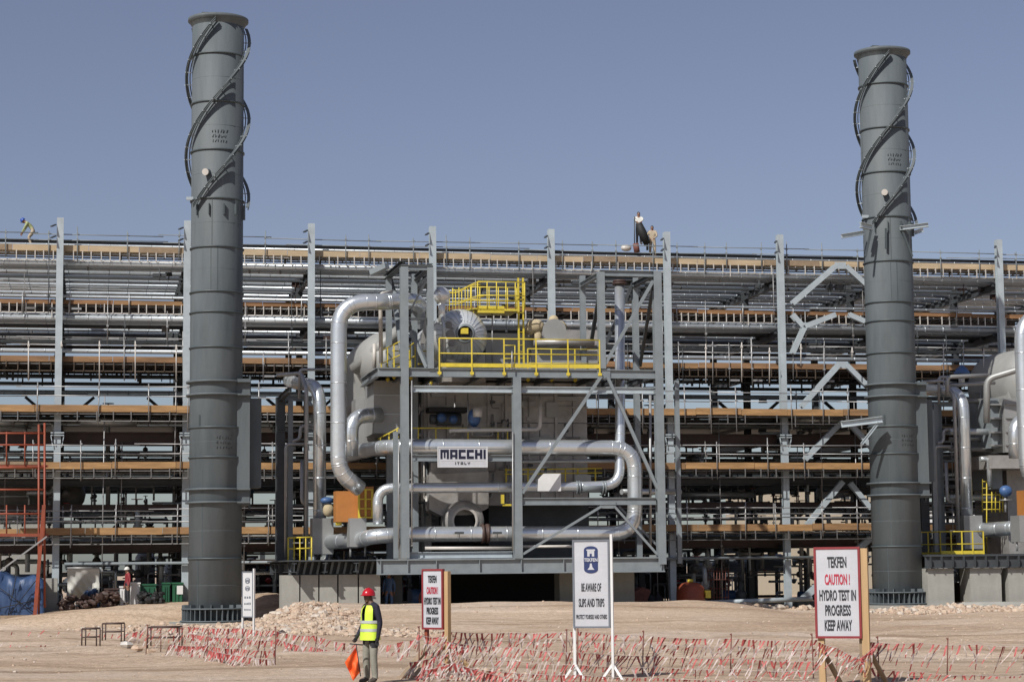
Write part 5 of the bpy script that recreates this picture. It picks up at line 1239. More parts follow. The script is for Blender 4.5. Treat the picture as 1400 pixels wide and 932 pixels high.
# concrete lump and rubble
v = SV2-2.6; p = F(1318,823,v); q = F(1460,836,v); b = MB(); rng = random.Random(5); pts = []
b.lathe(Vector((p[0]-.1, v+.5, (p[2]+q[2])/2)), [(.02,0),(.2,.05),(.26,.3),(.27,2),(.24,4),(.28,7)], 10, (1,0,0)); single('concrete_beam', b, 'conc', 'rough pale concrete beam lying on the rubble at the right', 'concrete beam')
rubble('rubble_bank', 'stony pale rubble bank between the right stack and the second boiler piers', [(F(1330,846,SV2-5)[0], SV2-4.6, 6.5, 4.2, .22), (F(1250,850,SV2-7)[0], SV2-6.5, 2.6, 3.5, .08), (F(1300,822,SV2-.6)[0], SV2-.6, 1.6, 1.6, .55), (F(1400,840,SV2-2)[0], SV2-1.8, 3, 2.0, .3)], 4600, .2, [rubmat, rubmat2], 11)
rubble('rubble_strip', 'low line of pale rubble and rocks in front of the rack right of the boiler', [(F(1070,838,97)[0], 97.5, 5.2, 1.2, .12), (F(1170,840,97)[0], 96.5, 2, 1.0, .15)], 500, .28, [rubmat, rubmat2], 12)
rubble('rubble_pile', 'big pale rubble heap spilling down right of the left stack', [(F(390,850,84)[0], 84.5, 2.0, 4, .24), (F(345,850,86)[0], 87.5, 1.6, 2.6, .22), (F(420,855,80)[0], 79.5, 2.2, 4, .13), (F(385,850,78)[0], 76, 2.6, 5, .10), (F(350,850,74)[0], 72, 2.0, 3.5, .06)], 5600, .2, [rubmat, rubmat2], 13)
rubble('rubble_pile', 'smaller pale rubble heap behind the flagman', [(F(470,850,74)[0], 74, 1.3, 3.0, .42), (F(455,868,68)[0], 69, 2.0, 4, .14), (F(545,868,64)[0], 66, 1.8, 3, .06)], 3400, .17, [rubmat, rubmat2], 14)
rubble('rubble_patch', 'flat stony patch of ground in front of the left stack', [(F(210,860,76)[0], 80, 3.2, 5, .12), (F(300,880,70)[0], 72, 3.0, 6, .08)], 900, .15, [rubmat, rubmat2], 15)
rubble('rubble_patch', 'pale stones around the feet of the left red-framed sign', [(F(640,920,40)[0], 39.5, 1.3, 1.8, .12)], 260, .07, [rubmat, rubmat2], 16, .015)
rng = random.Random(77); mb = MB()
for _ in range(1500):
    Y = rng.uniform(34, 90); X = rng.uniform(-.27, .27)*Y; rr = .012+.035*rng.random()**4*(Y/50)
    mb.cur = 1 if rng.random() < .2 else 0; rock(mb, (X, Y, gz(X,Y)+rr*.2), rr, rng)
single('loose_stones', mb, [rubmat, rubmat2], 'small loose stones scattered over the sandy ground', 'stones', base=(0,0,0), a=0.0, kind='stuff')
for k,(x,y) in enumerate(((172,888),(188,891),(206,893))):
    mb = MB(); Y = 2.1*FPX/(y-781); p = Fw(x,y,Y); rock(mb, (p[0],Y,gz(p[0],Y)+.08), .16-.02*k, random.Random(k)); single('boulder', mb, 'cream' if k == 0 else [rubmat], ['whitish boulder on the sand left of the tape fence','tan boulder between two others on the left sand','small tan boulder nearest the left tape fence'][k], 'rock', a=0.0)

# ------------------------------------------------------------------ signs
def sign(name, label, xl, xr, yt, yb, Y, yaw, panel, frame, build, thick=.05, fw=.035):
    """board facing the camera, turned by yaw about the vertical; local x to its right, -y towards the viewer"""
    c = Fw((xl+xr)/2, (yt+yb)/2, Y); s = Y*math.cos(PITCH)/FPX*1.0
    sc_ = (Fw((xl+xr)/2+10, 800, Y)-Fw((xl+xr)/2, 800, Y)).x/10
    w = (xr-xl)*sc_/math.cos(yaw); h = (yb-yt)*sc_
    zb = gz(c.x, Y); T = Thing(name, label, 'sign', (c.x, Y, zb), a=0.0, local=True, yaw=-yaw)
    zc = c.z-zb; m = MB(); m.box((-w/2, -thick/2, zc-h/2), (w/2, thick/2, zc+h/2)); T.part('board', m, panel)
    m = MB(); y0 = -thick/2-.012; y1 = thick/2+.004
    m.box((-w/2-.004, y0, zc+h/2-fw), (w/2+.004, y1, zc+h/2+.006)); m.box((-w/2-.004, y0, zc-h/2-.006), (w/2+.004, y1, zc-h/2+fw))
    m.box((-w/2-.006, y0, zc-h/2+fw+.001), (-w/2+fw, y1, zc+h/2-fw-.001)); m.box((w/2-fw, y0, zc-h/2+fw+.001), (w/2+.006, y1, zc+h/2-fw-.001)); T.part('frame', m, frame)
    build(T, w, h, zc, -thick/2-.0025, sc_); return T
def caution(T, w, h, zc, y, s_):
    for t, dz, ww, hh, mt in (('TEKFEN', .335, .42, .10, 'ink'), ('CAUTION !', .145, .55, .10, 'inkred'), ('HYDRO TEST IN', -.03, .80, .10, 'ink'), ('PROGRESS', -.195, .56, .10, 'ink'), ('KEEP AWAY', -.36, .60, .10, 'ink')):
        T.part('lettering', text_mb(t, 0, zc+dz*h, y, ww*w, hh*h*1.2, .028), mt)
def bar_local(T, a, b, w, d, m, name='post'):
    q = MB(); q.bar(a, b, w, d, (0,1,0)); T.part(name, q, m)
S = sign('warning_sign', 'red-framed CAUTION HYDRO TEST sign near the right edge, facing the viewer, on timber posts', 1116, 1175, 748, 871, 37.0, R_(20), 'board', 'frred', caution)
w2 = .41; bar_local(S, (w2+.06, .05, -.3), (w2+.06, .05, 2.40), .13, .10, 'wood'); bar_local(S, (-w2+.10, .06, -.3), (-w2+.08, .06, 1.0), .11, .09, 'wood'); bar_local(S, (w2-.03, .10, -.3), (w2-.03, .10, .9), .07, .08, 'woodgrey')
bar_local(S, (-w2+.12, .12, .55), (-.02, .9, -.3), .08, .06, 'woodgrey', 'brace'); bar_local(S, (w2+.1, .12, .6), (w2+.35, .9, -.2), .08, .06, 'woodgrey', 'brace')
S = sign('warning_sign', 'red-framed CAUTION HYDRO TEST sign turned half sideways, left of the blue logo sign', 578, 607, 778, 859, 40.0, R_(40), 'board', 'frred', caution, fw=.03)
bar_local(S, (.32, .05, -.3), (.32, .05, 2.02), .09, .09, 'wood'); bar_local(S, (-.22, .05, .7), (-.22, .05, 1.0), .07, .06, 'scafor')
bar_local(S, (-.2, .1, .62), (-.75, -.65, -.45), .1, .07, 'woodgrey', 'brace'); bar_local(S, (.3, .1, .72), (-.25, -.9, -.4), .1, .07, 'woodgrey', 'brace'); bar_local(S, (.42, .2, .45), (.9, .4, -.1), .07, .05, 'wood', 'brace')
def logo(T, cx, cz, W_, H_, y, mt='emblem', text=True):
    q = MB(); pts = []
    r = W_/2; 
    for k in range(13): a = math.pi*k/12; pts.append((cx+r*math.cos(a), y, cz+H_/2-r*.55+r*.55*math.sin(a)))
    for k in range(13): a = math.pi+math.pi*k/12; pts.append((cx+r*math.cos(a), y, cz-H_/2+r*.55+r*.55*math.sin(a)))
    q.poly(pts, (0,-1,0), .006); em = T.part('emblem', q, mt); yy = y-.0085
    q = MB()
    q.box((cx-r*.62, yy, cz+H_*.33), (cx+r*.62, yy+.002, cz+H_*.38)); 
    q.box((cx-r*.5, yy, cz+H_*.12), (cx-r*.16, yy+.002, cz+H_*.328)); q.box((cx+r*.16, yy, cz+H_*.12), (cx+r*.5, yy+.002, cz+H_*.328)); q.box((cx-r*.15, yy, cz+H_*.22), (cx+r*.15, yy+.002, cz+H_*.328))
    T.part('emblem_mark', q, 'board', em); q = MB()
    q.poly([(cx-r*.12, yy, cz-H_*.14), (cx+r*.12, yy, cz-H_*.14), (cx+r*.2, yy, cz-H_*.27), (cx+r*.5, yy, cz-H_*.37), (cx-r*.5, yy, cz-H_*.37), (cx-r*.2, yy, cz-H_*.27)], (0,1,0), .002)
    T.part('emblem_mark', q, 'board', em)
    if text:
        q = MB(); q.box((cx-r*1.02, yy-.003, cz-H_*.10), (cx+r*1.02, yy, cz+H_*.085)); T.part('emblem_band', q, mt, em)
        T.part('lettering', text_mb('TEKFEN', cx, cz-.008*H_, yy-.004, W_*.98, H_*.13, .03), 'board', em)
def beaware(T, w, h, zc, y, s_):
    logo(T, 0, zc+.275*h, .38*w, .31*h, y)
    T.part('lettering', text_mb('BE AWARE OF', 0, zc-.04*h, y, .54*w, .095*h, .02), 'ink')
    T.part('lettering', text_mb('SLIPS AND TRIPS', 0, zc-.215*h, y, .70*w, .095*h, .02), 'ink')
    T.part('lettering', text_mb('PROTECT YOURSELF AND OTHERS', 0, zc-.375*h, y, .84*w, .05*h, .012), 'ink')
S = sign('safety_sign', 'white safety sign with dark blue emblem on white tube legs before the boiler', 784, 833.5, 738, 857, 39.0, R_(13), 'board', 'frgrey', beaware, .06, .028)
w2 = .36
bar_local(S, (w2+.025, 0, 0), (w2+.025, 0, 2.66), .045, .07, 'white'); bar_local(S, (-w2+.02, .03, 0), (-w2+.02, .03, 1.0), .05, .05, 'white')
for x in (w2+.02, -w2+.02):
    for dx, dy in ((-.2,-.1),(.2,-.1),(0,.3)): bar_local(S, (x, .02, .26), (x+dx, .02+dy, -.03), .045, .04, 'white', 'foot')
def smallsign(T, w, h, zc, y, s_):
    logo(T, 0, zc+.30*h, .42*w, .13*h, y, 'frgrey', False); logo(T, 0, zc+.13*h, .42*w, .11*h, y, 'frgrey', False)
    rr = random.Random(4)
    for dz, n, hh in ((-.06,3,.06),(-.2,5,.05),(-.33,6,.04)):
        q = MB()
        for k in range(n): x = (-.32+.64*(k+.5)/n)*w; q.box((x-.22*w/n, y-.003, zc+(dz-hh/2)*h), (x+.2*w/n, y, zc+(dz+hh/2*rr.uniform(.4,1))*h))
        T.part('faded_lettering', q, 'frgrey')
S = sign('safety_sign', 'narrow grey-white notice board on two thin legs beside the left stack base', 331, 347.5, 781, 843, 66.0, R_(38), 'boardgrey', 'frgrey', smallsign, .05, .03)
bar_local(S, (.26, 0, 0), (.26, 0, 2.1), .05, .06, 'white'); bar_local(S, (-.24, 0, 0), (-.24, 0, .9), .05, .05, 'white')

# ------------------------------------------------------------------ warning tape fences
def pennant_mesh(k):
    rr = random.Random(100+k); m = MB(); L = rr.uniform(.26, .48); w = rr.uniform(.012, .023); n = 8
    dx = -rr.uniform(.2, .62)*L*(1 if k % 7 else -.3); ph = rr.random()*6; rot = rr.uniform(-.9, .9); vs = []
    for i in range(n+1):
        t = i/n; c = Vector((dx*t+.012*math.sin(ph+5*t), .05*t+.02*math.sin(ph*2+6*t), -L*math.sqrt(max(.05,1-(dx/L)**2))*t))
        a = rot+t*rr.uniform(-.7,.7); d = Vector((math.cos(a), math.sin(a), .15))*(w*(1-.45*t))
        vs += [c-d, c+d]
    bands = 3
    for i in range(n):
        m.cur = (0,1,0)[min(2,int(i*bands/n))] if k % 5 else 1
        m._add([vs[2*i], vs[2*i+1], vs[2*i+3], vs[2*i+2]], [(0,1,2,3)])
    return m.mesh('pennant', mlist(['red','tapew']))
PEN = [pennant_mesh(k) for k in range(14)]
def fence_line(label, pts, Y0Y1, n, sag=.05, seed=0, group='lines of red and white warning tape', step_posts=True, size=1.0):
    """pts: photo points of the line; Y: distances. n pennants, each its own part"""
    rr = random.Random(seed); P3_ = [Fw(x, y, Y) for (x, y), Y in zip(pts, Y0Y1)]
    T = Thing('warning_tape_line', label, 'tape line', P3_[0], group, a=0.0)
    line = []; seg = 10
    for a, b in zip(P3_, P3_[1:]):
        for k in range(seg): t = k/seg; p = a.lerp(b, t); p = p-Vector((0,0,sag*4*t*(1-t))); line.append(p)
    line.append(P3_[-1]); m = MB(); m.tube(line, .0035, 5); T.part('string', m, 'tapew')
    cum = [0]
    for a, b in zip(line, line[1:]): cum.append(cum[-1]+(b-a).length)
    n = min(100, int(n*(1.25 if Y0Y1[0] < 45 else .95)))
    for k in range(n):
        d = cum[-1]*(k+rr.uniform(.1,.9))/n; i = max(j for j in range(len(cum)-1) if cum[j] <= d); t = (d-cum[i])/max(1e-6, cum[i+1]-cum[i])
        p = line[i].lerp(line[i+1], t); q = rr.randrange(14)
        o = bpy.data.objects.new('pennant', PEN[q]); C.objects.link(o); o.parent = T.o
        sc_ = rr.uniform(.8, 1.3)*size; o.location = p-T.base; o.scale = (sc_, sc_, sc_); o.rotation_euler = (rr.uniform(-.15,.15), rr.uniform(-.22,.16), rr.uniform(-.4,.4))
    return T
def fence_post(x, yt, Y, label, m='rust', lean=0, r=.012, grp='thin posts carrying the warning tape'):
    p = Fw(x, yt, Y); zb = gz(p.x, Y)-.1; q = MB(); q.tube([(p.x+lean, Y, zb), (p.x, Y, p.z+.04)], r, 6); q.tube([(p.x, Y, p.z), (p.x-.03, Y, p.z+.03)], r, 6)
    return single('tape_post', q, m, label, 'post', (p.x, Y, zb), grp, a=0.0)
# right-hand fence
fence_line('top tape line of the right fence, between the two red-framed signs', [(606,862),(700,864),(790,862),(880,868),(1000,872),(1118,874)], (41,41,40.5,41,41,40), 92, .03, 1)
fence_line('second tape line of the right fence, between the two red-framed signs', [(604,876),(700,884),(790,891),(900,896),(1010,899),(1118,903)], (40.2,40.2,39.5,40.4,40.2,39), 84, .03, 2)
fence_line('lowest tape line of the right fence, touching the ground before the logo sign', [(600,905),(690,918),(790,922),(900,926),(1010,929),(1118,930)], (38.5,38.3,38,38.5,38.3,38), 84, .02, 3)
fence_line('tape line hanging just under the top one of the right fence', [(610,869),(700,875),(790,874),(880,878),(1000,882),(1118,886)], (41.3,41.3,41,41.3,41.3,40.5), 46, .04, 31)
fence_line('tape line between the middle and lowest ones of the right fence', [(620,896),(700,902),(790,908),(900,911),(1010,914),(1118,916)], (39.4,39.4,39,39.4,39.2,38.6), 42, .03, 32)
fence_line('top tape line right of the big red-framed sign', [(1180,876),(1260,878),(1330,880),(1420,882)], (38.5,39,39,39), 26, .03, 4)
fence_line('low tape line right of the big red-framed sign', [(1180,910),(1260,918),(1330,922),(1420,921)], (37.5,38,38,38), 30, .03, 5)
fence_line('tangled short tape line around the posts of the big red-framed sign', [(1118,876),(1145,885),(1175,900),(1200,878)], (36.6,36.5,36.5,36.8), 24, .02, 6)
fence_line('tangled tape line hanging across the feet of the left red-framed sign', [(572,866),(600,870),(640,885),(560,905)], (39.6,39.5,39.4,39.3), 36, .03, 7)
fence_line('white-heavy bunched tape line on the ground by the left red-framed sign', [(585,915),(620,905),(660,918),(720,930)], (38.3,38.3,38.3,38.3), 44, .01, 8)
fence_line('short steep tape line below the second red-framed sign leg', [(612,868),(600,890),(580,912),(572,928)], (39,39,38.8,38.6), 16, .01, 9)
# behind and left of the flagman
fence_line('upper tape line crossing the rubble left of the flagman', [(378,862),(430,868),(490,880)], (56,55,54), 36, .05, 10, size=1.2)
fence_line('lower tape line crossing the rubble left of the flagman', [(378,872),(430,884),(486,890)], (54,53,52), 36, .05, 11, size=1.2)
fence_line('tape line just right of the flagman running to the half-sideways sign', [(520,880),(550,876),(576,868)], (50,48,45), 18, .05, 12, size=1.1)
fence_line('topmost tape line of the dense enclosure before the left stack', [(198,857),(260,856),(330,858),(376,861)], (58,56,50,47), 66, .03, 13, size=1.05)
fence_line('second tape line of the dense enclosure before the left stack', [(203,867),(262,866),(330,872),(376,874)], (55,54,48,46.5), 62, .03, 14)
fence_line('third tape line of the dense enclosure before the left stack', [(232,880),(285,882),(330,886),(376,888)], (52,49,47,46.3), 60, .03, 15)
fence_line('lowest tape line of the dense enclosure before the left stack', [(285,888),(330,896),(376,901)], (48,46.4,46), 46, .02, 16)
fence_line('sparse far tape line at the left, nearer the rack', [(5,862),(60,861),(110,862),(160,866),(198,860)], (68,68,68,66,60), 22, .04, 17, size=1.3)
fence_line('sparse far tape line at the left, nearer the viewer', [(0,879),(60,881),(120,882),(200,880)], (58,58,58,57), 20, .04, 18, size=1.0)
for x, yt, Y, lb in ((790,856,39.4,'thin rusty rod tied in front of the logo sign'),(775,862,39.9,'thin pale rod just left of the logo sign'),(1110,868,39.5,'thin rod left of the big red-framed sign'),(1296,874,39,'thin rod standing right of the big red-framed sign'),(1200,872,38.6,'short thin rod just right of the big red-framed sign'),
      (377,858,46.2,'right corner rod of the tape enclosure'),(202,855,53,'left corner rod of the tape enclosure'),(220,862,54,'second rod from the left of the tape enclosure'),(285,862,50,'middle rod of the tape enclosure'),(573,858,40,'thin rod tied at the half-sideways sign'),(880,864,41,'thin rod right of the logo sign'),(1000,868,41,'thin rod half way along the right fence')):
    fence_post(x, yt, Y, lb, lean=random.uniform(-.05,.05))
def hurdle(x0, x1, y0, y1, Y, label, dep=.5, m='brownst'):
    p = Fw(x0,y0,Y); q = Fw(x1,y0,Y); T = Thing('steel_hurdle', label, 'hurdle', (p.x, Y, gz(p.x,Y)), 'low rusty steel hurdles', a=0.0)
    for v in (0, dep):
        for x in (p.x, q.x): b = MB(); b.tube([(x,Y+v,gz(x,Y+v)-.05),(x,Y+v,p.z)], .02, 6); T.part('leg', b, m)
        b = MB(); b.tube([(p.x,Y+v,p.z),(q.x,Y+v,p.z)], .028, 6); b.tube([(p.x,Y+v,(p.z+gz(p.x,Y))/2),(q.x,Y+v,(p.z+gz(p.x,Y))/2)], .02, 6); T.part('rail', b, m)
hurdle(112,132,859,877,57,'low rusty hurdle at the left, standing nearer the viewer than its neighbour')
hurdle(140,166,852,868,62,'low rusty hurdle at the left, standing farther off and slightly right')
hurdle(202,245,857,870,56,'low rusty hurdle inside the left end of the tape enclosure')

# ------------------------------------------------------------------ people
def skin_body(pts, edges, rad, sub=2, root=0):
    me = bpy.data.meshes.new('b'); me.from_pydata([Vector(p) for p in pts], edges, [])
    o = bpy.data.objects.new('b', me); C.objects.link(o)
    mod = o.modifiers.new('s', 'SKIN'); mod.use_smooth_shade = True
    for i, r in enumerate(rad):
        sv = me.skin_vertices[0].data[i]; sv.radius = r if isinstance(r, tuple) else (r, r); sv.use_root = (i == root)
    s2_ = o.modifiers.new('u', 'SUBSURF'); s2_.levels = sub; s2_.render_levels = sub
    bpy.context.view_layer.update()
    out = bpy.data.meshes.new_from_object(o.evaluated_get(bpy.context.evaluated_depsgraph_get()))
    bpy.data.objects.remove(o); return out
def person(label, loc, yaw, J, skin, top, legs, boots, hands, helmet=None, vest=None, scale=1.0, frame=0.0, group=None):
    """J: joint table in the person's own frame (x = forwards, y = left, z up, metres)"""
    T = Thing('person', label, 'person', loc, group, a=frame, local=True, yaw=yaw)
    N = ['pelvis','waist','chest','neck','head','crown','shL','elL','wrL','shR','elR','wrR','hipL','knL','anL','toL','hipR','knR','anR','toR']
    Rr = dict(pelvis=(.15,.115), waist=(.14,.105), chest=(.165,.115), neck=.055, head=.075, crown=.05, shL=.07, shR=.07, elL=.052, elR=.052, wrL=.038, wrR=.038,
              hipL=.098, hipR=.098, knL=.072, knR=.072, anL=.062, anR=.062, toL=.042, toR=.042)
    pts = [J[n] for n in N]; ix = {n: i for i, n in enumerate(N)}
    E = [('pelvis','waist'),('waist','chest'),('chest','neck'),('neck','head'),('head','crown'),('chest','shL'),('shL','elL'),('elL','wrL'),('chest','shR'),('shR','elR'),('elR','wrR'),
         ('pelvis','hipL'),('hipL','knL'),('knL','anL'),('anL','toL'),('pelvis','hipR'),('hipR','knR'),('knR','anR'),('anR','toR')]
    edges = [(ix[a], ix[b]) for a, b in E]; rad = [Rr[n] for n in N]
    # hands: a palm and five fingers each, grown from the wrist
    for s_ in ('L', 'R'):
        w = Vector(J['wr'+s_]); d = (w-Vector(J['el'+s_])).normalized(); side = Vector((1,0,0)) if abs(d.x) < .8 else Vector((0,0,1)); side = (side-d*side.dot(d)).normalized()
        palm = w+d*.07; pts.append(palm); rad.append((.036,.022)); ip = len(pts)-1; edges.append((ix['wr'+s_], ip))
        nr = d.cross(side).normalized()*(1 if s_ == 'R' else -1)
        for k, (off_, L) in enumerate(((.03,.065),(.01,.075),(-.011,.07),(-.03,.055))):
            a = palm+side*off_+d*.03; b = a+d*L*.55+nr*.012; c = b+d*L*.35+nr*.028
            for q, r in ((a,.011),(b,.0095),(c,.008)): pts.append(q); rad.append(r)
            n = len(pts); edges += [(ip,n-3),(n-3,n-2),(n-2,n-1)]
        a = w+d*.035+side*.038; b = a+d*.035+side*.018+nr*.012
        pts += [a, b]; rad += [.013, .010]; n = len(pts); edges += [(ip,n-2),(n-2,n-1)]
    me = skin_body(pts, edges, rad)
    for m in (top, legs, skin, boots, hands): me.materials.append(MT[m])
    def sdist(p, a, b):
        a = Vector(a); b = Vector(b); t = max(0, min(1, (p-a).dot(b-a)/max(1e-9,(b-a).length_squared))); return (p-(a+(b-a)*t)).length
    regs = [(0,[('waist','chest'),('chest','shL'),('chest','shR'),('shL','elL'),('shR','elR'),('elL','wrL'),('elR','wrR')]), (1,[('pelvis','hipL'),('pelvis','hipR'),('hipL','knL'),('knL','anL'),('hipR','knR'),('knR','anR')]),
            (2,[('neck','head'),('head','crown')]), (3,[('anL','toL'),('anR','toR')])]
    for p in me.polygons:
        c = p.center; best = (9, 0)
        for mi, ss in regs:
            for a, b in ss:
                dd = sdist(c, J[a], J[b])
                if dd < best[0]: best = (dd, mi)
        for s_ in ('L','R'):
            w = Vector(J['wr'+s_]); d = (w-Vector(J['el'+s_])).normalized()
            if (c-w).dot(d) > .01 and (c-w).length < .22: best = (0, 4)
        p.material_index = best[1]; p.use_smooth = True
    o = bpy.data.objects.new('body', me); C.objects.link(o); o.parent = T.o
    H = Vector(J['head']); up = (Vector(J['crown'])-H).normalized(); fw_ = Vector(J.get('face', (1,0,0))); fw_ = (fw_-up*fw_.dot(up)).normalized(); lf = up.cross(fw_)
    # face details
    m = MB(); m.ball(H+fw_*.012+up*.0, .082, 16, 12, (1,.86,1.25)); m.ball(H+fw_*.088-up*.012, .016, 8, 6, (1,.8,1.4)); m.ball(H+fw_*.035-up*.075, .042, 10, 8, (1,1,.8))
    for s_ in (1,-1): m.ball(H+lf*(s_*.078)-up*.01, .022, 8, 6, (.8,.4,1.3))
    hd = T.part('head', m, skin)
    m = MB()
    for s_ in (1,-1): m.ball(H+fw_*.083+lf*(s_*.03)+up*.014, .009, 8, 6)
    m.ball(H+fw_*.085-up*.048, .016, 8, 6, (.5,1.4,.35)); T.part('eyes_and_mouth', m, 'ink', hd)
    if helmet:
        m = MB(); q = H+up*.045; vs = []
        n = 20
        for i in range(8):
            t = i/7*math.pi/2
            for k in range(n):
                a = 2*math.pi*k/n; vs.append(q+fw_*(.128*math.cos(t)*math.cos(a))+lf*(.108*math.cos(t)*math.sin(a))+up*(.115*math.sin(t)))
        fs = [(i*n+k, i*n+(k+1) % n, (i+1)*n+(k+1) % n, (i+1)*n+k) for i in range(7) for k in range(n)]; m._add(vs, fs, True); o2_ = len(vs)
        br = []
        for k in range(n):
            a = 2*math.pi*k/n; f = 1.0+.32*max(0, math.cos(a))**1.5+.06
            br.append(q+fw_*(.128*f*math.cos(a))+lf*(.108*1.08*math.sin(a))-up*(.012+.01*max(0,math.cos(a))))
        m._add([vs[k] for k in range(n)]+br, [(k,(k+1) % n,n+(k+1) % n,n+k) for k in range(n)], True)
        m._add([v-up*.006 for v in [vs[k] for k in range(n)]+br], [(k,(k+1) % n,n+(k+1) % n,n+k) for k in range(n)], True)
        m.tube([q+up*.114-fw_*.09+up*-.03, q+up*.119, q+up*.09+fw_*.09], .012, 6); T.part('hard_hat', m, helmet)
    else:
        m = MB(); m.ball(H+up*.03-fw_*.012, .092, 14, 10, (1,.9,1.1)); T.part('hair', m, 'ink')
    if vest:
        pz, cz = Vector(J['pelvis']), Vector(J['chest']); ax = (cz-pz).normalized(); ll = Vector((0,1,0)); ff = ll.cross(ax).normalized()
        m = MB(); n = 28; L = (cz-pz).length; prof = [(-.13,.222,.175),(-.02,.214,.165),(.10,.200,.155),(.22,.202,.156),(.34,.208,.156),(.43,.20,.14),(.50,.13,.10)]
        vs = []
        for (h, a_, b_) in prof:
            for k in range(n):
                a = 2*math.pi*k/n; fold = 1+.025*math.sin(a*7+h*9)
                vs.append(pz+ax*h+ll*(a_*math.sin(a)*fold)+ff*((b_*math.cos(a)+.012)*fold))
        fs = []
        for i in range(len(prof)-1):
            for k in range(n):
                a = 2*math.pi*(k+.5)/n; side = abs(math.sin(a)) > .86 and i >= 3
                openf = math.cos(a) > .975 and i >= 3
                if not side and not openf: fs.append((i*n+k, i*n+(k+1) % n, (i+1)*n+(k+1) % n, (i+1)*n+k))
        m._add(vs, fs, True); V = T.part('vest', m, vest)
        for h in (.05, .20):
            m = MB(); vs = []
            for hh in (h-.026, h+.026):
                for k in range(n):
                    a = 2*math.pi*k/n; fold = 1+.025*math.sin(a*7+h*9); vs.append(pz+ax*hh+ll*(.214*math.sin(a)*fold)+ff*((.166*math.cos(a)+.012)*fold))
            m._add(vs, [(k,(k+1) % n,n+(k+1) % n,n+k) for k in range(n)], True); T.part('reflective_strip', m, 'silver', V)
    return T
STAND = dict(pelvis=(0,0,.93), waist=(.01,0,1.10), chest=(0,0,1.34), neck=(0,0,1.50), head=(.03,0,1.60), crown=(.03,0,1.70),
  shL=(0,.185,1.40), elL=(-.02,.25,1.12), wrL=(.05,.25,.88), shR=(0,-.185,1.40), elR=(-.02,-.25,1.12), wrR=(.05,-.25,.88),
  hipL=(0,.10,.86), knL=(.02,.12,.48), anL=(-.01,.13,.09), toL=(.16,.15,.045), hipR=(0,-.10,.86), knR=(.02,-.12,.48), anR=(-.01,-.13,.09), toR=(.16,-.15,.045))
# flagman
fY = 38.3; fp = Fw(507, 930, fY); fz = gz(fp.x, fY)
JF = dict(STAND); JF.update(elR=(-.02,-.245,1.12), wrR=(.13,-.22,.90), elL=(-.05,.235,1.11), wrL=(-.0,.235,.86), neck=(.015,0,1.49), head=(.045,0,1.58), crown=(.04,0,1.70))
PF = person('flagman in red hard hat, lime vest and khaki trousers holding an orange flag', (fp.x, fY, fz), R_(180+38), JF, 'skin', 'shirt', 'trous', 'boot', 'glove', 'helmred', 'vest')
# orange flag on a short stick, hanging from his hand
hp = Fw(487, 883, fY-.3); T = Thing('orange_flag', 'bright orange flag on a short dark stick held low by the flagman', 'flag', hp, a=0.0)
m = MB(); m.tube([Fw(478,879.5,fY-.25), Fw(496,881,fY-.2)], .011, 8); m.tube([Fw(487,881,fY-.28), Fw(493,924,fY-.3)], .009, 8); T.part('stick', m, 'ink')
N_ = 16; vs = []; L0 = [(487.5,884),(493,925)]; E0 = [(470,908),(479,929)]
tl, tr, bl, brr = (487.5,884), (490,884), (471,906), (494,925)
for i in range(N_+1):
    for j in range(N_+1):
        s_, t = i/N_, j/N_
        # diamond: top corner at the hand, left corner low, bottom corner by the leg
        ax_ = 487+(471-487)*s_; ay = 884+(905-884)*s_; bx = 493+(483-493)*s_; by = 917+(930-917)*s_
        x = ax_+(bx-ax_)*t; y = ay+(by-ay)*t
        p = Fw(x, y, fY-.28); vs.append((p.x, p.y+.05*math.sin(s_*7+t*3)+.03*math.sin(t*9-s_*4), p.z))
m = MB(); fs = [(i*(N_+1)+j,(i+1)*(N_+1)+j,(i+1)*(N_+1)+j+1,i*(N_+1)+j+1) for i in range(N_) for j in range(N_)]
m._add(vs, fs, True); m._add([Vector(v)+Vector((0,.006,0)) for v in vs], fs, True); T.part('cloth', m, 'flag')
# workers on the top of the rack
zw = Z(341,102)+.13
def at_top(px, v): return (U(px, v, 335), v, zw)
JB = dict(STAND); JB.update(pelvis=(-.12,0,.78), waist=(-.02,0,.93), chest=(.16,0,1.08), neck=(.27,0,1.18), head=(.36,0,1.22), crown=(.43,0,1.29), shL=(.16,.18,1.12), elL=(.28,.22,.88), wrL=(.40,.16,.66), shR=(.16,-.18,1.12), elR=(.28,-.22,.88), wrR=(.40,-.14,.66),
  hipL=(-.12,.10,.72), knL=(.10,.13,.42), anL=(-.02,.13,.09), toL=(.14,.14,.045), hipR=(-.12,-.10,.72), knR=(.12,-.12,.42), anR=(-.0,-.13,.09), toR=(.16,-.14,.045), face=(.8,0,-.5))
person('worker in a blue hard hat bending over on the rack top at far left', at_top(42,102.3), A+R_(178), JB, 'skinm', 'clothg', 'cloth', 'boot', 'skinm', 'helmblue', None, frame=A)
JC = dict(STAND); JC.update(chest=(.03,0,1.34), elL=(.16,.25,1.16), wrL=(.30,.12,1.02), elR=(.16,-.25,1.16), wrR=(.30,-.10,1.02))
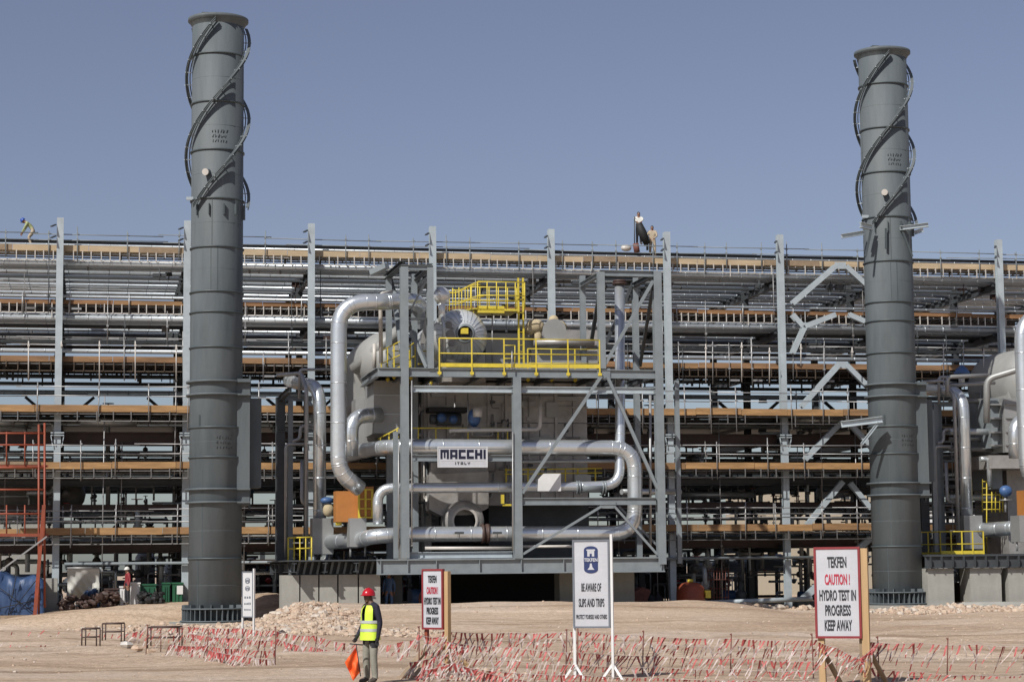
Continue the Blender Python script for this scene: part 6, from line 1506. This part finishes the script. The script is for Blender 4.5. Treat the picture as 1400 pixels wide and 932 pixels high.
person('worker in tan clothes standing on the rack top beside the leaning dark bundle', at_top(892,102.3), A+R_(250), JC, 'skinm', 'cloth', 'cloth', 'boot', 'skinm', None, None, frame=A)
JD = dict(STAND); JD.update(pelvis=(0,0,.9), shR=(0,-.185,1.4), elR=(.2,-.2,1.3), wrR=(.3,-.05,1.1), elL=(.2,.2,1.3), wrL=(.3,.05,1.1), hipL=(.0,.08,.85), hipR=(0,-.08,.85), knL=(.02,.09,.48), knR=(.02,-.09,.48), anL=(0,.1,.09), anR=(0,-.1,.09))
pw = F(875,340,102.2)
PD = person('worker in a white top perched highest, above the leaning black bundle on the rack top', (pw[0]-.05, 102.2, F(875,290,102.2)[2]-1.72), A+R_(260), JD, 'skinm', 'clothw', 'ink', 'boot', 'skinm', None, None, frame=A)
m = MB(); m.tube([F(873,305,101.9), F(878,318,101.9), F(885,334,101.9)], [.17,.24,.17], 12); m.tube([F(885,333,101.9), F(885,342,101.9)], .06, 8); single('black_bundle', m, 'black', 'black wrapped bundle leaning on the rack top under the white-clad worker', 'bundle')
m = MB(); m.tube([F(867.5,342,102), F(867.5,296,102)], .03, 6); single('thin_pole', m, 'steeldk', 'thin dark pole standing on the rack top left of the white-clad worker', 'pole')
m = MB(); m.tube([F(869,333,102), F(871,345,102)], .16, 10); single('rolled_bundle', m, 'rust', 'small brownish roll at the foot of the thin pole on the rack top', 'roll')
m = MB(); m.ball(F(856,339,102), .22, 10, 8, (1.3,.8,.8)); single('pale_bag', m, 'cream', 'small pale bag lying on the rack top left of the thin pole', 'bag')
# small figures on the ground under the rack
gp = F(174, 834, 98.9); person('small figure in a dark red jacket standing before the white tanks under the rack', (gp[0], 98.9, gzf(gp[0],98.9)), A+R_(200), STAND, 'skinm', 'frred', 'ink', 'boot', 'skinm', 'clothw', None, frame=A)
gp = F(532, 830, VF+2.2); person('figure in blue overalls in the shade between piers under the boiler', (gp[0], VF+2.2, gzf(gp[0],VF+2.2)), A+R_(250), STAND, 'skinm', 'blue', 'blue', 'boot', 'skinm', 'helmred', None, frame=A)
